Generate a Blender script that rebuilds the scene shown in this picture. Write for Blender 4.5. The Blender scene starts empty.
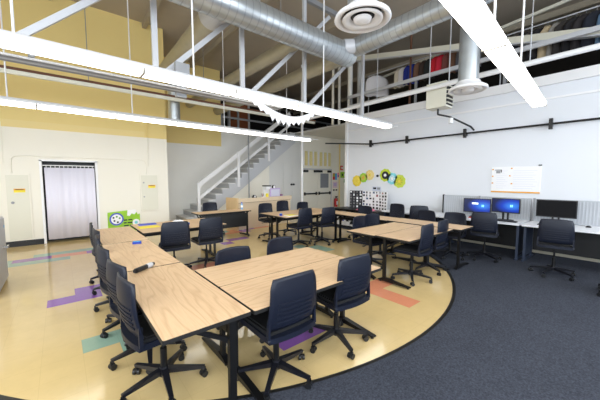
import bpy, math, random
from mathutils import Vector, Matrix
random.seed(7)
C = bpy.context.scene.collection
PI = math.pi

# ------------------------------------------------------------------ materials
MATS = {}
def mat(name, col, rough=0.5, metal=0.0, emit=0.0, ecol=None, noise=0.0, nscale=8.0, bump=0.0, bscale=60.0, spec=0.5, alpha=None, trans=0.0):
    if name in MATS: return MATS[name]
    m = bpy.data.materials.new(name); m.use_nodes = True
    nt = m.node_tree; b = nt.nodes['Principled BSDF']
    b.inputs['Base Color'].default_value = (*col, 1)
    b.inputs['Roughness'].default_value = rough
    b.inputs['Metallic'].default_value = metal
    b.inputs['Specular IOR Level'].default_value = spec
    if trans: b.inputs['Transmission Weight'].default_value = trans
    if emit:
        b.inputs['Emission Color'].default_value = (*(ecol or col), 1)
        b.inputs['Emission Strength'].default_value = emit
    tc = nt.nodes.new('ShaderNodeTexCoord')
    if noise:
        n = nt.nodes.new('ShaderNodeTexNoise'); n.inputs['Scale'].default_value = nscale; n.inputs['Detail'].default_value = 4
        nt.links.new(tc.outputs['Object'], n.inputs['Vector'])
        r = nt.nodes.new('ShaderNodeMix'); r.data_type = 'RGBA'
        r.inputs['A'].default_value = (*[c*(1-noise) for c in col], 1)
        r.inputs['B'].default_value = (*[min(1, c*(1+noise)) for c in col], 1)
        nt.links.new(n.outputs['Fac'], r.inputs['Factor'])
        nt.links.new(r.outputs['Result'], b.inputs['Base Color'])
    if bump:
        n = nt.nodes.new('ShaderNodeTexNoise'); n.inputs['Scale'].default_value = bscale
        nt.links.new(tc.outputs['Object'], n.inputs['Vector'])
        bp = nt.nodes.new('ShaderNodeBump'); bp.inputs['Strength'].default_value = bump; bp.inputs['Distance'].default_value = 0.01
        nt.links.new(n.outputs['Fac'], bp.inputs['Height']); nt.links.new(bp.outputs['Normal'], b.inputs['Normal'])
    MATS[name] = m
    return m

def srgb(r, g, b):
    return tuple(((v/255)/12.92 if v/255 <= 0.04045 else (((v/255)+0.055)/1.055)**2.4) for v in (r, g, b))

white_wall = mat('white_paint', srgb(226, 229, 235), 0.6, noise=0.02, nscale=1.2, bump=0.08, bscale=30)
cream_wall = mat('cream_paint', srgb(236, 232, 220), 0.55, noise=0.02, nscale=1.5)
pale_wall = mat('pale_grey_paint', srgb(240, 239, 234), 0.6, noise=0.04, nscale=1.5)
greyd = mat('grey_paint', srgb(216, 216, 214), 0.55)
yellow_wall = mat('yellow_paint', srgb(236, 212, 140), 0.6, noise=0.03, nscale=1.5)
yellow_light = mat('yellow_trim_paint', srgb(238, 216, 150), 0.6)
roof_m = mat('roof_deck', srgb(176, 166, 152), 0.8, noise=0.15, nscale=0.8)
joist_m = mat('joist_paint', srgb(168, 158, 140), 0.7, noise=0.1, nscale=3)
dark_m = mat('dark_loft', srgb(34, 30, 28), 0.9, noise=0.4, nscale=2)  # the loft's darkness is put into this wall colour
black_m = mat('black_plastic', srgb(22, 22, 25), 0.45)
blackmetal = mat('black_powder_metal', srgb(14, 14, 16), 0.4, spec=0.4)
black_edge = mat('black_edge', srgb(26, 25, 25), 0.5)
base_m = mat('base_black_plastic', srgb(19, 20, 27), 0.36)
navy = mat('navy_plastic', srgb(20, 25, 40), 0.42, spec=0.35)
seat_fab = mat('black_seat_fabric', srgb(17, 17, 20), 0.85, bump=0.3, bscale=300)
rubber = mat('caster_black', srgb(24, 25, 28), 0.35)
chrome = mat('chrome', (0.7, 0.7, 0.72), 0.2, 1.0)
white_m = mat('white_enamel', srgb(238, 238, 240), 0.35)
offwhite = mat('offwhite_enamel', srgb(222, 220, 205), 0.45)
grey_metal = mat('grey_metal', srgb(150, 152, 156), 0.45, 0.3)
lightgrey_metal = mat('light_grey_metal', srgb(196, 198, 203), 0.45, 0.1)
duct_m = mat('galvanised', srgb(196, 202, 206), 0.32, 0.75, noise=0.12, nscale=6)
duct_dark = mat('old_duct', srgb(176, 170, 150), 0.45, 0.4, noise=0.15, nscale=4)
seam_m = mat('duct_seam', srgb(176, 182, 188), 0.35, 0.7)
brown_m = mat('rust_brown', srgb(98, 62, 42), 0.7)
lens_m = mat('lit_lens', (1, 0.98, 0.94), 0.4, emit=7.5, ecol=(1.0, 0.97, 0.90))
fixture_m = mat('fixture_white', srgb(235, 236, 240), 0.4)
curtain_m = mat('curtain_cloth', srgb(230, 228, 242), 0.8)
desk_white = mat('white_laminate', srgb(232, 234, 240), 0.35)
desk_leg = mat('blue_grey_metal', srgb(44, 54, 74), 0.45)
panel_blue = mat('grey_panel_fabric', srgb(176, 180, 186), 0.8)
red_m = mat('red_enamel', srgb(196, 32, 34), 0.35)
paper = mat('paper', srgb(242, 242, 245), 0.7)
ink = mat('ink', srgb(36, 38, 46), 0.7)
orange = mat('orange_print', srgb(232, 168, 62), 0.6)
green_p = mat('lime_green', srgb(150, 200, 50), 0.6)
blue_p = mat('blue_print', srgb(74, 92, 196), 0.6)
yellow_p = mat('bright_yellow', srgb(240, 222, 60), 0.6)
teal_p = mat('light_teal', srgb(130, 212, 222), 0.6)
pink_m = mat('pink_cloth', srgb(238, 130, 158), 0.8)
maple = mat('maple_veneer', srgb(220, 200, 172), 0.45, noise=0.04, nscale=3)
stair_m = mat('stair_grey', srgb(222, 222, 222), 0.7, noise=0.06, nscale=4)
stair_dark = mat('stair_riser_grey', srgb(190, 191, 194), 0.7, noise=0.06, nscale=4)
glass_m = mat('window_glass', (0.9, 0.95, 1), 0.05, trans=1.0)
screen_off = mat('screen_dark', srgb(12, 12, 15), 0.6, spec=0.15)
screen_on = None

def wood_material():
    m = bpy.data.materials.new('oak_laminate'); m.use_nodes = True; nt = m.node_tree; L = nt.links; N = nt.nodes
    b = N['Principled BSDF']; b.inputs['Roughness'].default_value = 0.42
    tc = N.new('ShaderNodeTexCoord'); oi = N.new('ShaderNodeObjectInfo')
    mp = N.new('ShaderNodeMapping'); mp.inputs['Scale'].default_value = (0.38, 3.0, 1)
    ad = N.new('ShaderNodeVectorMath'); ad.operation = 'ADD'
    sc = N.new('ShaderNodeVectorMath'); sc.operation = 'SCALE'; sc.inputs['Scale'].default_value = 7.3
    cb = N.new('ShaderNodeCombineXYZ')
    L.new(oi.outputs['Random'], cb.inputs[0]); L.new(oi.outputs['Random'], cb.inputs[1]); L.new(cb.outputs[0], sc.inputs[0])
    L.new(tc.outputs['Object'], mp.inputs['Vector']); L.new(mp.outputs[0], ad.inputs[0]); L.new(sc.outputs[0], ad.inputs[1])
    n1 = N.new('ShaderNodeTexNoise'); n1.inputs['Scale'].default_value = 1.6; n1.inputs['Detail'].default_value = 2; n1.inputs['Roughness'].default_value = 0.4
    L.new(ad.outputs[0], n1.inputs['Vector'])
    mu = N.new('ShaderNodeMath'); mu.operation = 'MULTIPLY'; mu.inputs[1].default_value = 22
    fr = N.new('ShaderNodeMath'); fr.operation = 'PINGPONG'; fr.inputs[1].default_value = 1.0
    L.new(n1.outputs['Fac'], mu.inputs[0]); L.new(mu.outputs[0], fr.inputs[0])
    r = N.new('ShaderNodeValToRGB')
    r.color_ramp.elements[0].position = 0.0; r.color_ramp.elements[0].color = (*srgb(204, 168, 128), 1)
    r.color_ramp.elements[1].position = 0.42; r.color_ramp.elements[1].color = (*srgb(218, 185, 146), 1)
    L.new(fr.outputs[0], r.inputs['Fac'])
    n2 = N.new('ShaderNodeTexNoise'); n2.inputs['Scale'].default_value = 3; n2.inputs['Detail'].default_value = 5
    mp2 = N.new('ShaderNodeMapping'); mp2.inputs['Scale'].default_value = (2, 40, 1)
    L.new(tc.outputs['Object'], mp2.inputs['Vector']); L.new(mp2.outputs[0], n2.inputs['Vector'])
    mx = N.new('ShaderNodeMix'); mx.data_type = 'RGBA'; mx.blend_type = 'MULTIPLY'; mx.inputs['Factor'].default_value = 0.35
    r2 = N.new('ShaderNodeValToRGB'); r2.color_ramp.elements[0].position = 0.3; r2.color_ramp.elements[0].color = (0.72, 0.68, 0.62, 1); r2.color_ramp.elements[1].position = 0.6
    L.new(n2.outputs['Fac'], r2.inputs['Fac']); L.new(r.outputs[0], mx.inputs['A']); L.new(r2.outputs[0], mx.inputs['B'])
    L.new(mx.outputs['Result'], b.inputs['Base Color'])
    return m
wood = wood_material()

def vinyl_material(name, col):
    m = bpy.data.materials.new(name); m.use_nodes = True; nt = m.node_tree; L = nt.links; N = nt.nodes
    b = N['Principled BSDF']; b.inputs['Roughness'].default_value = 0.13; b.inputs['Specular IOR Level'].default_value = 0.6
    tc = N.new('ShaderNodeTexCoord')
    n = N.new('ShaderNodeTexNoise'); n.inputs['Scale'].default_value = 6; n.inputs['Detail'].default_value = 6; n.inputs['Roughness'].default_value = 0.7
    L.new(tc.outputs['Object'], n.inputs['Vector'])
    r = N.new('ShaderNodeMix'); r.data_type = 'RGBA'
    r.inputs['A'].default_value = (*[c*0.9 for c in col], 1); r.inputs['B'].default_value = (*[min(1, c*1.08) for c in col], 1)
    L.new(n.outputs['Fac'], r.inputs['Factor'])
    bk = N.new('ShaderNodeTexBrick'); bk.offset = 0; bk.inputs['Scale'].default_value = 1.0
    bk.inputs['Brick Width'].default_value = 0.295; bk.inputs['Row Height'].default_value = 0.295; bk.inputs['Mortar Size'].default_value = 0.0018
    bk.inputs['Color1'].default_value = (1, 1, 1, 1); bk.inputs['Color2'].default_value = (0.98, 0.98, 0.98, 1); bk.inputs['Mortar'].default_value = (0.90, 0.89, 0.86, 1)
    mp = N.new('ShaderNodeMapping'); mp.inputs['Location'].default_value = (-0.09, -0.04, 0)
    L.new(tc.outputs['Object'], mp.inputs['Vector']); L.new(mp.outputs[0], bk.inputs['Vector'])
    mx = N.new('ShaderNodeMix'); mx.data_type = 'RGBA'; mx.blend_type = 'MULTIPLY'; mx.inputs['Factor'].default_value = 1
    L.new(r.outputs['Result'], mx.inputs['A']); L.new(bk.outputs['Color'], mx.inputs['B']); L.new(mx.outputs['Result'], b.inputs['Base Color'])
    n3 = N.new('ShaderNodeTexNoise'); n3.inputs['Scale'].default_value = 2.5; n3.inputs['Detail'].default_value = 3
    L.new(tc.outputs['Object'], n3.inputs['Vector'])
    bp = N.new('ShaderNodeBump'); bp.inputs['Strength'].default_value = 0.12; bp.inputs['Distance'].default_value = 0.02
    L.new(n3.outputs['Fac'], bp.inputs['Height']); L.new(bp.outputs['Normal'], b.inputs['Normal'])
    return m
V_base = vinyl_material('vinyl_cream', srgb(214, 188, 134))
V_purple = vinyl_material('vinyl_purple', srgb(140, 92, 168))
V_teal = vinyl_material('vinyl_teal', srgb(146, 176, 158))
V_orange = vinyl_material('vinyl_salmon', srgb(222, 146, 112))

def carpet_material():
    m = bpy.data.materials.new('charcoal_carpet'); m.use_nodes = True; nt = m.node_tree; L = nt.links; N = nt.nodes
    b = N['Principled BSDF']; b.inputs['Roughness'].default_value = 0.95; b.inputs['Specular IOR Level'].default_value = 0.1
    tc = N.new('ShaderNodeTexCoord')
    n = N.new('ShaderNodeTexNoise'); n.inputs['Scale'].default_value = 75; n.inputs['Detail'].default_value = 4
    n2 = N.new('ShaderNodeTexNoise'); n2.inputs['Scale'].default_value = 1.3
    L.new(tc.outputs['Object'], n.inputs['Vector']); L.new(tc.outputs['Object'], n2.inputs['Vector'])
    r = N.new('ShaderNodeValToRGB'); r.color_ramp.elements[0].position = 0.3; r.color_ramp.elements[1].position = 0.75
    r.color_ramp.elements[0].color = (*srgb(52, 56, 65), 1); r.color_ramp.elements[1].color = (*srgb(80, 84, 96), 1)
    L.new(n.outputs['Fac'], r.inputs['Fac'])
    mx = N.new('ShaderNodeMix'); mx.data_type = 'RGBA'; mx.blend_type = 'MULTIPLY'; mx.inputs['Factor'].default_value = 0.25
    L.new(r.outputs[0], mx.inputs['A']); L.new(n2.outputs['Fac'], mx.inputs['B']); L.new(mx.outputs['Result'], b.inputs['Base Color'])
    bp = N.new('ShaderNodeBump'); bp.inputs['Strength'].default_value = 0.5; bp.inputs['Distance'].default_value = 0.004
    L.new(n.outputs['Fac'], bp.inputs['Height']); L.new(bp.outputs['Normal'], b.inputs['Normal'])
    return m
carpet_m = carpet_material()

def screen_material():
    m = bpy.data.materials.new('lit_blue_desktop'); m.use_nodes = True; nt = m.node_tree; L = nt.links; N = nt.nodes
    b = N['Principled BSDF']; b.inputs['Base Color'].default_value = (0.005, 0.01, 0.03, 1); b.inputs['Roughness'].default_value = 0.3
    tc = N.new('ShaderNodeTexCoord')
    mp = N.new('ShaderNodeMapping'); mp.inputs['Location'].default_value = (0, 0.38, 0); mp.inputs['Scale'].default_value = (3.0, 3.0, 5.5)
    L.new(tc.outputs['Object'], mp.inputs['Vector'])
    g = N.new('ShaderNodeTexGradient'); g.gradient_type = 'SPHERICAL'
    L.new(mp.outputs[0], g.inputs['Vector'])
    r = N.new('ShaderNodeValToRGB')
    r.color_ramp.elements[0].color = (*srgb(4, 14, 60), 1); r.color_ramp.elements[1].color = (*srgb(60, 150, 245), 1)
    e = r.color_ramp.elements.new(0.45); e.color = (*srgb(8, 60, 190), 1)
    L.new(g.outputs['Fac'], r.inputs['Fac']); L.new(r.outputs[0], b.inputs['Emission Color']); b.inputs['Emission Strength'].default_value = 1.0
    return m
screen_on = screen_material()
logo_m = mat('screen_logo_glow', srgb(120, 200, 255), 0.4, emit=1.1, ecol=srgb(140, 210, 255))
window_glow = mat('screen_popup', srgb(230, 236, 240), 0.4, emit=0.9)

# ------------------------------------------------------------------ mesh builder
class B:
    def __init__(s): s.v = []; s.f = []; s.mi = []; s.m = []; s.sm = []
    def _m(s, m):
        if m not in s.m: s.m.append(m)
        return s.m.index(m)
    def add(s, vs, fs, m, smooth=False):
        o = len(s.v); s.v += [tuple(v) for v in vs]; k = s._m(m)
        for f in fs: s.f.append([i+o for i in f]); s.mi.append(k); s.sm.append(smooth)
        return s
    def box(s, x0, y0, z0, x1, y1, z1, m, M=None):
        vs = [Vector(p) for p in ((x0,y0,z0),(x1,y0,z0),(x1,y1,z0),(x0,y1,z0),(x0,y0,z1),(x1,y0,z1),(x1,y1,z1),(x0,y1,z1))]
        if M: vs = [M @ v for v in vs]
        return s.add(vs, [(0,3,2,1),(4,5,6,7),(0,1,5,4),(1,2,6,5),(2,3,7,6),(3,0,4,7)], m)
    def rbox(s, x0, y0, z0, x1, y1, z1, m, r=0.02, n=4, M=None):
        # box with rounded vertical corners
        pts = []
        for cx, cy, a0 in ((x1-r, y1-r, 0), (x0+r, y1-r, 90), (x0+r, y0+r, 180), (x1-r, y0+r, 270)):
            for i in range(n+1):
                a = math.radians(a0 + 90*i/n); pts.append((cx+r*math.cos(a), cy+r*math.sin(a)))
        return s.prism(pts, z0, z1, m, M)
    def prism(s, pts, z0, z1, m, M=None, smooth=False):
        n = len(pts)
        vs = [Vector((x, y, z0)) for x, y in pts] + [Vector((x, y, z1)) for x, y in pts]
        if M: vs = [M @ v for v in vs]
        s.add(vs, [tuple(reversed(range(n))), tuple(range(n, 2*n))], m)
        o = len(s.v) - 2*n; k = s._m(m)
        for i in range(n):
            j = (i+1) % n; s.f.append([o+i, o+j, o+n+j, o+n+i]); s.mi.append(k); s.sm.append(smooth)
        return s
    def bar(s, p, q, w, h, m, w2=None, h2=None):
        p = Vector(p); q = Vector(q); d = (q-p).normalized()
        up = Vector((0,0,1)) if abs(d.z) < 0.95 else Vector((0,1,0))
        a = d.cross(up).normalized(); b = a.cross(d).normalized()
        w2 = w2 or w; h2 = h2 or h; vs = []
        for c, ww, hh in ((p, w, h), (q, w2, h2)):
            for i, j in ((-1,-1),(1,-1),(1,1),(-1,1)): vs.append(c + a*i*ww/2 + b*j*hh/2)
        return s.add(vs, [(0,1,2,3),(7,6,5,4),(0,4,5,1),(1,5,6,2),(2,6,7,3),(3,7,4,0)], m)
    def cyl(s, p, q, r, m, r2=None, n=12, cap=True):
        p = Vector(p); q = Vector(q); d = (q-p).normalized(); r2 = r if r2 is None else r2
        up = Vector((0,0,1)) if abs(d.z) < 0.95 else Vector((0,1,0))
        a = d.cross(up).normalized(); b = a.cross(d).normalized(); vs = []
        for c, rr in ((p, r), (q, r2)):
            for i in range(n):
                t = 2*PI*i/n; vs.append(c + (a*math.cos(t) + b*math.sin(t))*rr)
        s.add(vs, [(i, (i+1)%n, n+(i+1)%n, n+i) for i in range(n)], m, True)
        if cap: s.add(vs[:n], [tuple(reversed(range(n)))], m); s.add(vs[n:], [tuple(range(n))], m)
        return s
    def tube(s, pts, r, m, n=8):
        for i in range(len(pts)-1): s.cyl(pts[i], pts[i+1], r, m, n=n)
        return s
    def lathe(s, prof, m, n=24, M=None, closed=False):
        vs = []; k = len(prof)
        for i in range(n):
            t = 2*PI*i/n
            for r, z in prof: vs.append(Vector((r*math.cos(t), r*math.sin(t), z)))
        if M: vs = [M @ v for v in vs]
        fs = [(i*k+j, ((i+1)%n)*k+j, ((i+1)%n)*k+j+1, i*k+j+1) for i in range(n) for j in range(k-1)]
        return s.add(vs, fs, m, True)
    def build(s, name, parent=None):
        me = bpy.data.meshes.new(name); me.from_pydata(s.v, [], s.f)
        for m in s.m: me.materials.append(m)
        me.polygons.foreach_set('material_index', s.mi); me.polygons.foreach_set('use_smooth', s.sm)
        me.validate(); me.update()
        import bmesh as bmm
        bm = bmm.new(); bm.from_mesh(me); bmm.ops.remove_doubles(bm, verts=bm.verts, dist=1e-5) if False else None
        bmm.ops.recalc_face_normals(bm, faces=bm.faces); bm.to_mesh(me); bm.free()
        o = bpy.data.objects.new(name, me); C.objects.link(o)
        if parent: o.parent = parent
        return o

def tag(o, label, cat, group=None):
    o['label'] = label; o['category'] = cat
    if group: o['group'] = group
    return o
def thing(name, label, cat, loc=(0,0,0), rz=0, group=None):
    o = bpy.data.objects.new(name, None); C.objects.link(o); o.location = loc; o.rotation_euler = (0,0,rz)
    o.empty_display_size = 0.1
    return tag(o, label, cat, group)
def struct(b, name, parent=None):
    o = b.build(name, parent)
    if not parent: o['kind'] = 'structure'
    return o
def copy_tree(o, parent=None):
    c = o.copy(); C.objects.link(c)
    if parent: c.parent = parent
    for ch in list(o.children): copy_tree(ch, c)
    return c

# ------------------------------------------------------------------ setting
T = 0.295
cols = {}
def setc(m, cells):
    for c in cells: cols[c] = m
setc(V_teal, [(i, 26) for i in range(-5, 4)] + [(i, 25) for i in range(-5, -1)] + [(i, 27) for i in range(-2, 5)] + [(i, 25) for i in (-1,)]
     + [(0,11),(1,11),(1,10),(15,16),(15,15),(14,16),(14,17),(10,26),(11,26),(12,27),(13,27),(11,27),(9,25),(10,25),(16,28),(17,28)])
setc(V_purple, [(-1,16),(0,16),(0,17),(1,17),(6,7),(5,7),(10,22),(11,23),(12,23),(-3,26),(-2,26),(1,26),(2,26),(14,26),(14,27),(15,27)])
setc(V_orange, [(-1,26),(0,26),(5,17),(6,17),(7,17),(11,6),(11,7),(11,8),(12,8),(13,27),(12,26),(13,26),(16,27),(17,27)])
b = B()
for i in range(-16, 50):
    for j in range(-17, 45):
        m = cols.get((i, j), V_base)
        ox, oy = 0.09, 0.04; b.add([(i*T+ox, j*T+oy, 0), ((i+1)*T+ox, j*T+oy, 0), ((i+1)*T+ox, (j+1)*T+oy, 0), (i*T+ox, (j+1)*T+oy, 0)], [(0,1,2,3)], m)
struct(b, 'floor')
# carpet with a round edge, 6 mm proud of the vinyl
cc = (2.85, 5.5); R = 4.1; b = B()
angs = [math.radians(180 + 180*i/90) for i in range(91)]
def outer(a):
    dx, dy = math.cos(a), math.sin(a)
    x = cc[0] + dx*50; y = cc[1] + dy*50
    t = 50
    if dx < 0: t = min(t, (cc[0]+4.6)/-dx)
    if dx > 0: t = min(t, (8.0-cc[0])/dx)
    if dy < -1e-6: t = min(t, (cc[1]+4.6)/-dy)
    return (cc[0]+dx*t, cc[1]+dy*t)
def inner(a, r): return (cc[0]+r*math.cos(a), cc[1]+r*math.sin(a))
h = 0.006
for a0, a1 in zip(angs, angs[1:]):
    p = [inner(a0, R+0.03), inner(a1, R+0.03), outer(a1), outer(a0)]
    b.add([(x, y, h) for x, y in p], [(0,1,2,3)], carpet_m)
for cx_, cy_ in ((-4.6, -4.6), (8.0, -4.6)):     # corner fillers
    ks = [k for k in range(90) if (outer(angs[k])[0]-cx_)*(outer(angs[k+1])[0]-cx_) == 0 or True]
for k in range(90):
    A_, B_ = outer(angs[k]), outer(angs[k+1])
    if abs(A_[0]-B_[0]) > 1e-4 and abs(A_[1]-B_[1]) > 1e-4:
        c_ = (-4.6 if A_[0] < 0 else 8.0, -4.6)
        b.add([(A_[0], A_[1], h), (B_[0], B_[1], h), (c_[0], c_[1], h)], [(0,1,2)], carpet_m)
b.add([(7.0+0.0, 5.5, h), (8.0, 5.5, h), (8.0, 6.9, h), (7.0, 6.9, h)], [(0,1,2,3)], carpet_m)
struct(b, 'floor_carpet')
b = B()
for a0, a1 in zip(angs, angs[1:]):
    q0, q1, q2, q3 = inner(a0, R-0.01), inner(a1, R-0.01), inner(a1, R+0.035), inner(a0, R+0.035)
    b.add([(*q0, 0.0005), (*q1, 0.0005), (*q2, 0.010), (*q3, 0.010)], [(0,1,2,3)], black_edge)
struct(b, 'trim_1')

ZR = 6.15
struct(B().box(-4.7, -4.7, ZR, 15, 16, ZR+0.15, roof_m), 'ceiling')
# long wall with the curtained doorway (y = 9.6)
b = B(); Y0, Y1 = 9.6, 9.8; dx0, dx1, dz = -0.32, 0.76, 2.07
b.box(-4.7, Y0, 0.0, dx0, Y1, 2.85, cream_wall).box(dx1, Y0, 0, 2.62, Y1, 2.85, cream_wall).box(dx0, Y0, dz, dx1, Y1, 2.85, cream_wall)
b.box(2.42, Y1, 0, 2.62, 11.7, 2.85, cream_wall)
b.box(-4.7, Y0, 2.85, 2.62, Y1, ZR, yellow_wall).box(2.42, Y1, 2.85, 2.62, 11.7, ZR, yellow_wall)
struct(b, 'wall_left')
struct(B().box(-4.7, Y0-0.02, 2.85, 2.0, Y0, 3.02, yellow_light), 'trim_2')
b = B().box(-1.2, 9.9, 0.0, 1.6, 9.95, 2.4, black_m).box(-1.2, 9.8, 2.4, 1.6, 9.95, 2.45, black_m)
b.box(-1.25, 9.8, 0, -1.2, 9.95, 2.4, black_m).box(1.6, 9.8, 0, 1.65, 9.95, 2.4, black_m)
struct(b, 'wall_doorway_back')
b = B()
b.box(dx0-0.05, Y0-0.025, 0, dx0, Y0+0.2, dz+0.03, white_m).box(dx1, Y0-0.025, 0, dx1+0.05, Y0+0.2, dz+0.03, white_m).box(dx0-0.05, Y0-0.025, dz, dx1+0.05, Y0+0.2, dz+0.04, white_m)
struct(b, 'trim_3')
struct(B().box(-4.7, Y0-0.03, 0.0, dx0-0.05, Y0, 0.13, black_m), 'baseboard_left')
struct(B().box(dx1+0.05, Y0-0.02, 0.0, 2.62, Y0, 0.10, pale_wall), 'baseboard_left_far')
# wall behind the stairs (y = 11.7)
b = B()
b.box(2.62, 11.7, 0, 9.9, 11.9, 3.0, pale_wall)
b.box(2.62, 11.7, 3.0, 5.4, 11.9, ZR, yellow_wall)
b.box(5.4, 11.7, 3.0, 9.9, 11.9, 3.72, pale_wall)
struct(b, 'wall_stair')
YD = 10.53
b = B()
b.box(8.95, YD, 2.12, 11.05, YD+0.2, 3.72, cream_wall).box(8.90, YD, 0, 8.97, YD+0.2, 2.12, cream_wall).box(11.02, YD, 0, 13.5, YD+0.2, 3.72, cream_wall)
b.box(8.96, YD+0.15, 0, 11.04, YD+0.2, 2.2, dark_m)
struct(b, 'wall_far')
b = B().box(13.3, 6.9, 0, 13.5, YD, 3.72, pale_wall)
struct(b, 'wall_alcove')
# enclosure below the stairs
# right wall
b = B().box(8.0, -4.6, 0, 8.25, 6.9, 3.77, white_wall)
struct(b, 'wall_right')
b = B().box(7.93, -4.6, 3.60, 8.0, 6.9, 3.80, white_m).box(7.97, -4.6, 3.3, 8.0, 6.9, 3.34, white_m)
struct(b, 'trim_4')
struct(B().box(7.98, -4.6, 0.006, 8.0, 6.9, 0.11, mat('cove_base', srgb(196, 190, 170), 0.6)), 'baseboard_right')
struct(B().box(7.96, 6.86, 0, 8.06, 6.96, 3.77, white_m), 'trim_5')
# walls behind the camera; unseen windows added and enlarged to brighten the room
b = B()
b.box(-4.7, -4.8, 0, 8.25, -4.6, 1.0, white_wall).box(-4.7, -4.8, 5.6, 8.25, -4.6, ZR, white_wall)
for x in (-4.7, -1.6, 1.6, 4.8, 7.85): b.box(x, -4.8, 1.0, x+0.4, -4.6, 5.6, white_wall)
struct(b, 'wall_rear')
for k, x in enumerate((-4.3, -1.2, 2.0, 5.2)):
    b = B(); x1 = x + (2.7 if k < 1 else 2.8 if k < 3 else 2.65)
    for xx in (x, (x+x1)/2-0.03, x1-0.06): b.box(xx, -4.75, 1.0, xx+0.06, -4.65, 5.6, white_m)
    for zz in (1.0, 3.3, 5.54): b.box(x, -4.75, zz, x1, -4.65, zz+0.06, white_m)
    w = struct(b, 'window_%d' % (k+1))
    B().box(x, -4.705, 1.0, x1, -4.695, 5.6, glass_m).build('window_pane', w)
b = B()
b.box(-4.7, -4.6, 0, -4.5, 9.6, 1.0, pale_wall).box(-4.7, -4.6, 4.6, -4.5, 9.6, ZR, yellow_wall)
for y in (-4.6, -1.6, 1.6, 4.6): b.box(-4.7, y, 1.0, -4.5, y+0.5, 4.6, pale_wall)
b.box(-4.7, 5.1, 1.0, -4.5, 9.6, 4.6, pale_wall)
struct(b, 'wall_near_left')
for k, y in enumerate((-4.1, -1.1, 2.1)):  # unseen side windows, likewise added for their light
    b = B(); y1 = y+2.5
    for yy in (y, (y+y1)/2, y1-0.06): b.box(-4.65, yy, 1.0, -4.55, yy+0.06, 4.6, white_m)
    for zz in (1.0, 2.8, 4.54): b.box(-4.65, y, zz, -4.55, y1, zz+0.06, white_m)
    w = struct(b, 'window_%d' % (k+5))
    B().box(-4.605, y, 1.0, -4.595, y1, 4.6, glass_m).build('window_pane', w)
# upper storage loft over the right wall and over the far rooms
struct(B().box(8.25, -4.6, 3.60, 12.5, 6.9, 3.74, greyd).box(5.4, 11.9, 3.5, 15, 16, 3.74, greyd).box(8.6, 6.9, 3.72, 15, 11.9, 3.78, greyd), 'floor_loft')
b = B().box(12.3, -4.6, 3.74, 12.5, 6.9, ZR, dark_m).box(5.4, 15.8, 3.74, 15, 16, ZR, dark_m).box(14.8, 6.9, 3.74, 15, 15.8, ZR, dark_m).box(5.3, 11.9, 3.0, 5.4, 16, ZR, dark_m).box(12.3, 6.9, 3.74, 14.8, 7.0, ZR, dark_m)  # near-black walls stand in for the shade inside the loft
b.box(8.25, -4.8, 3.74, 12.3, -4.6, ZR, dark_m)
struct(b, 'wall_loft')

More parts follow.
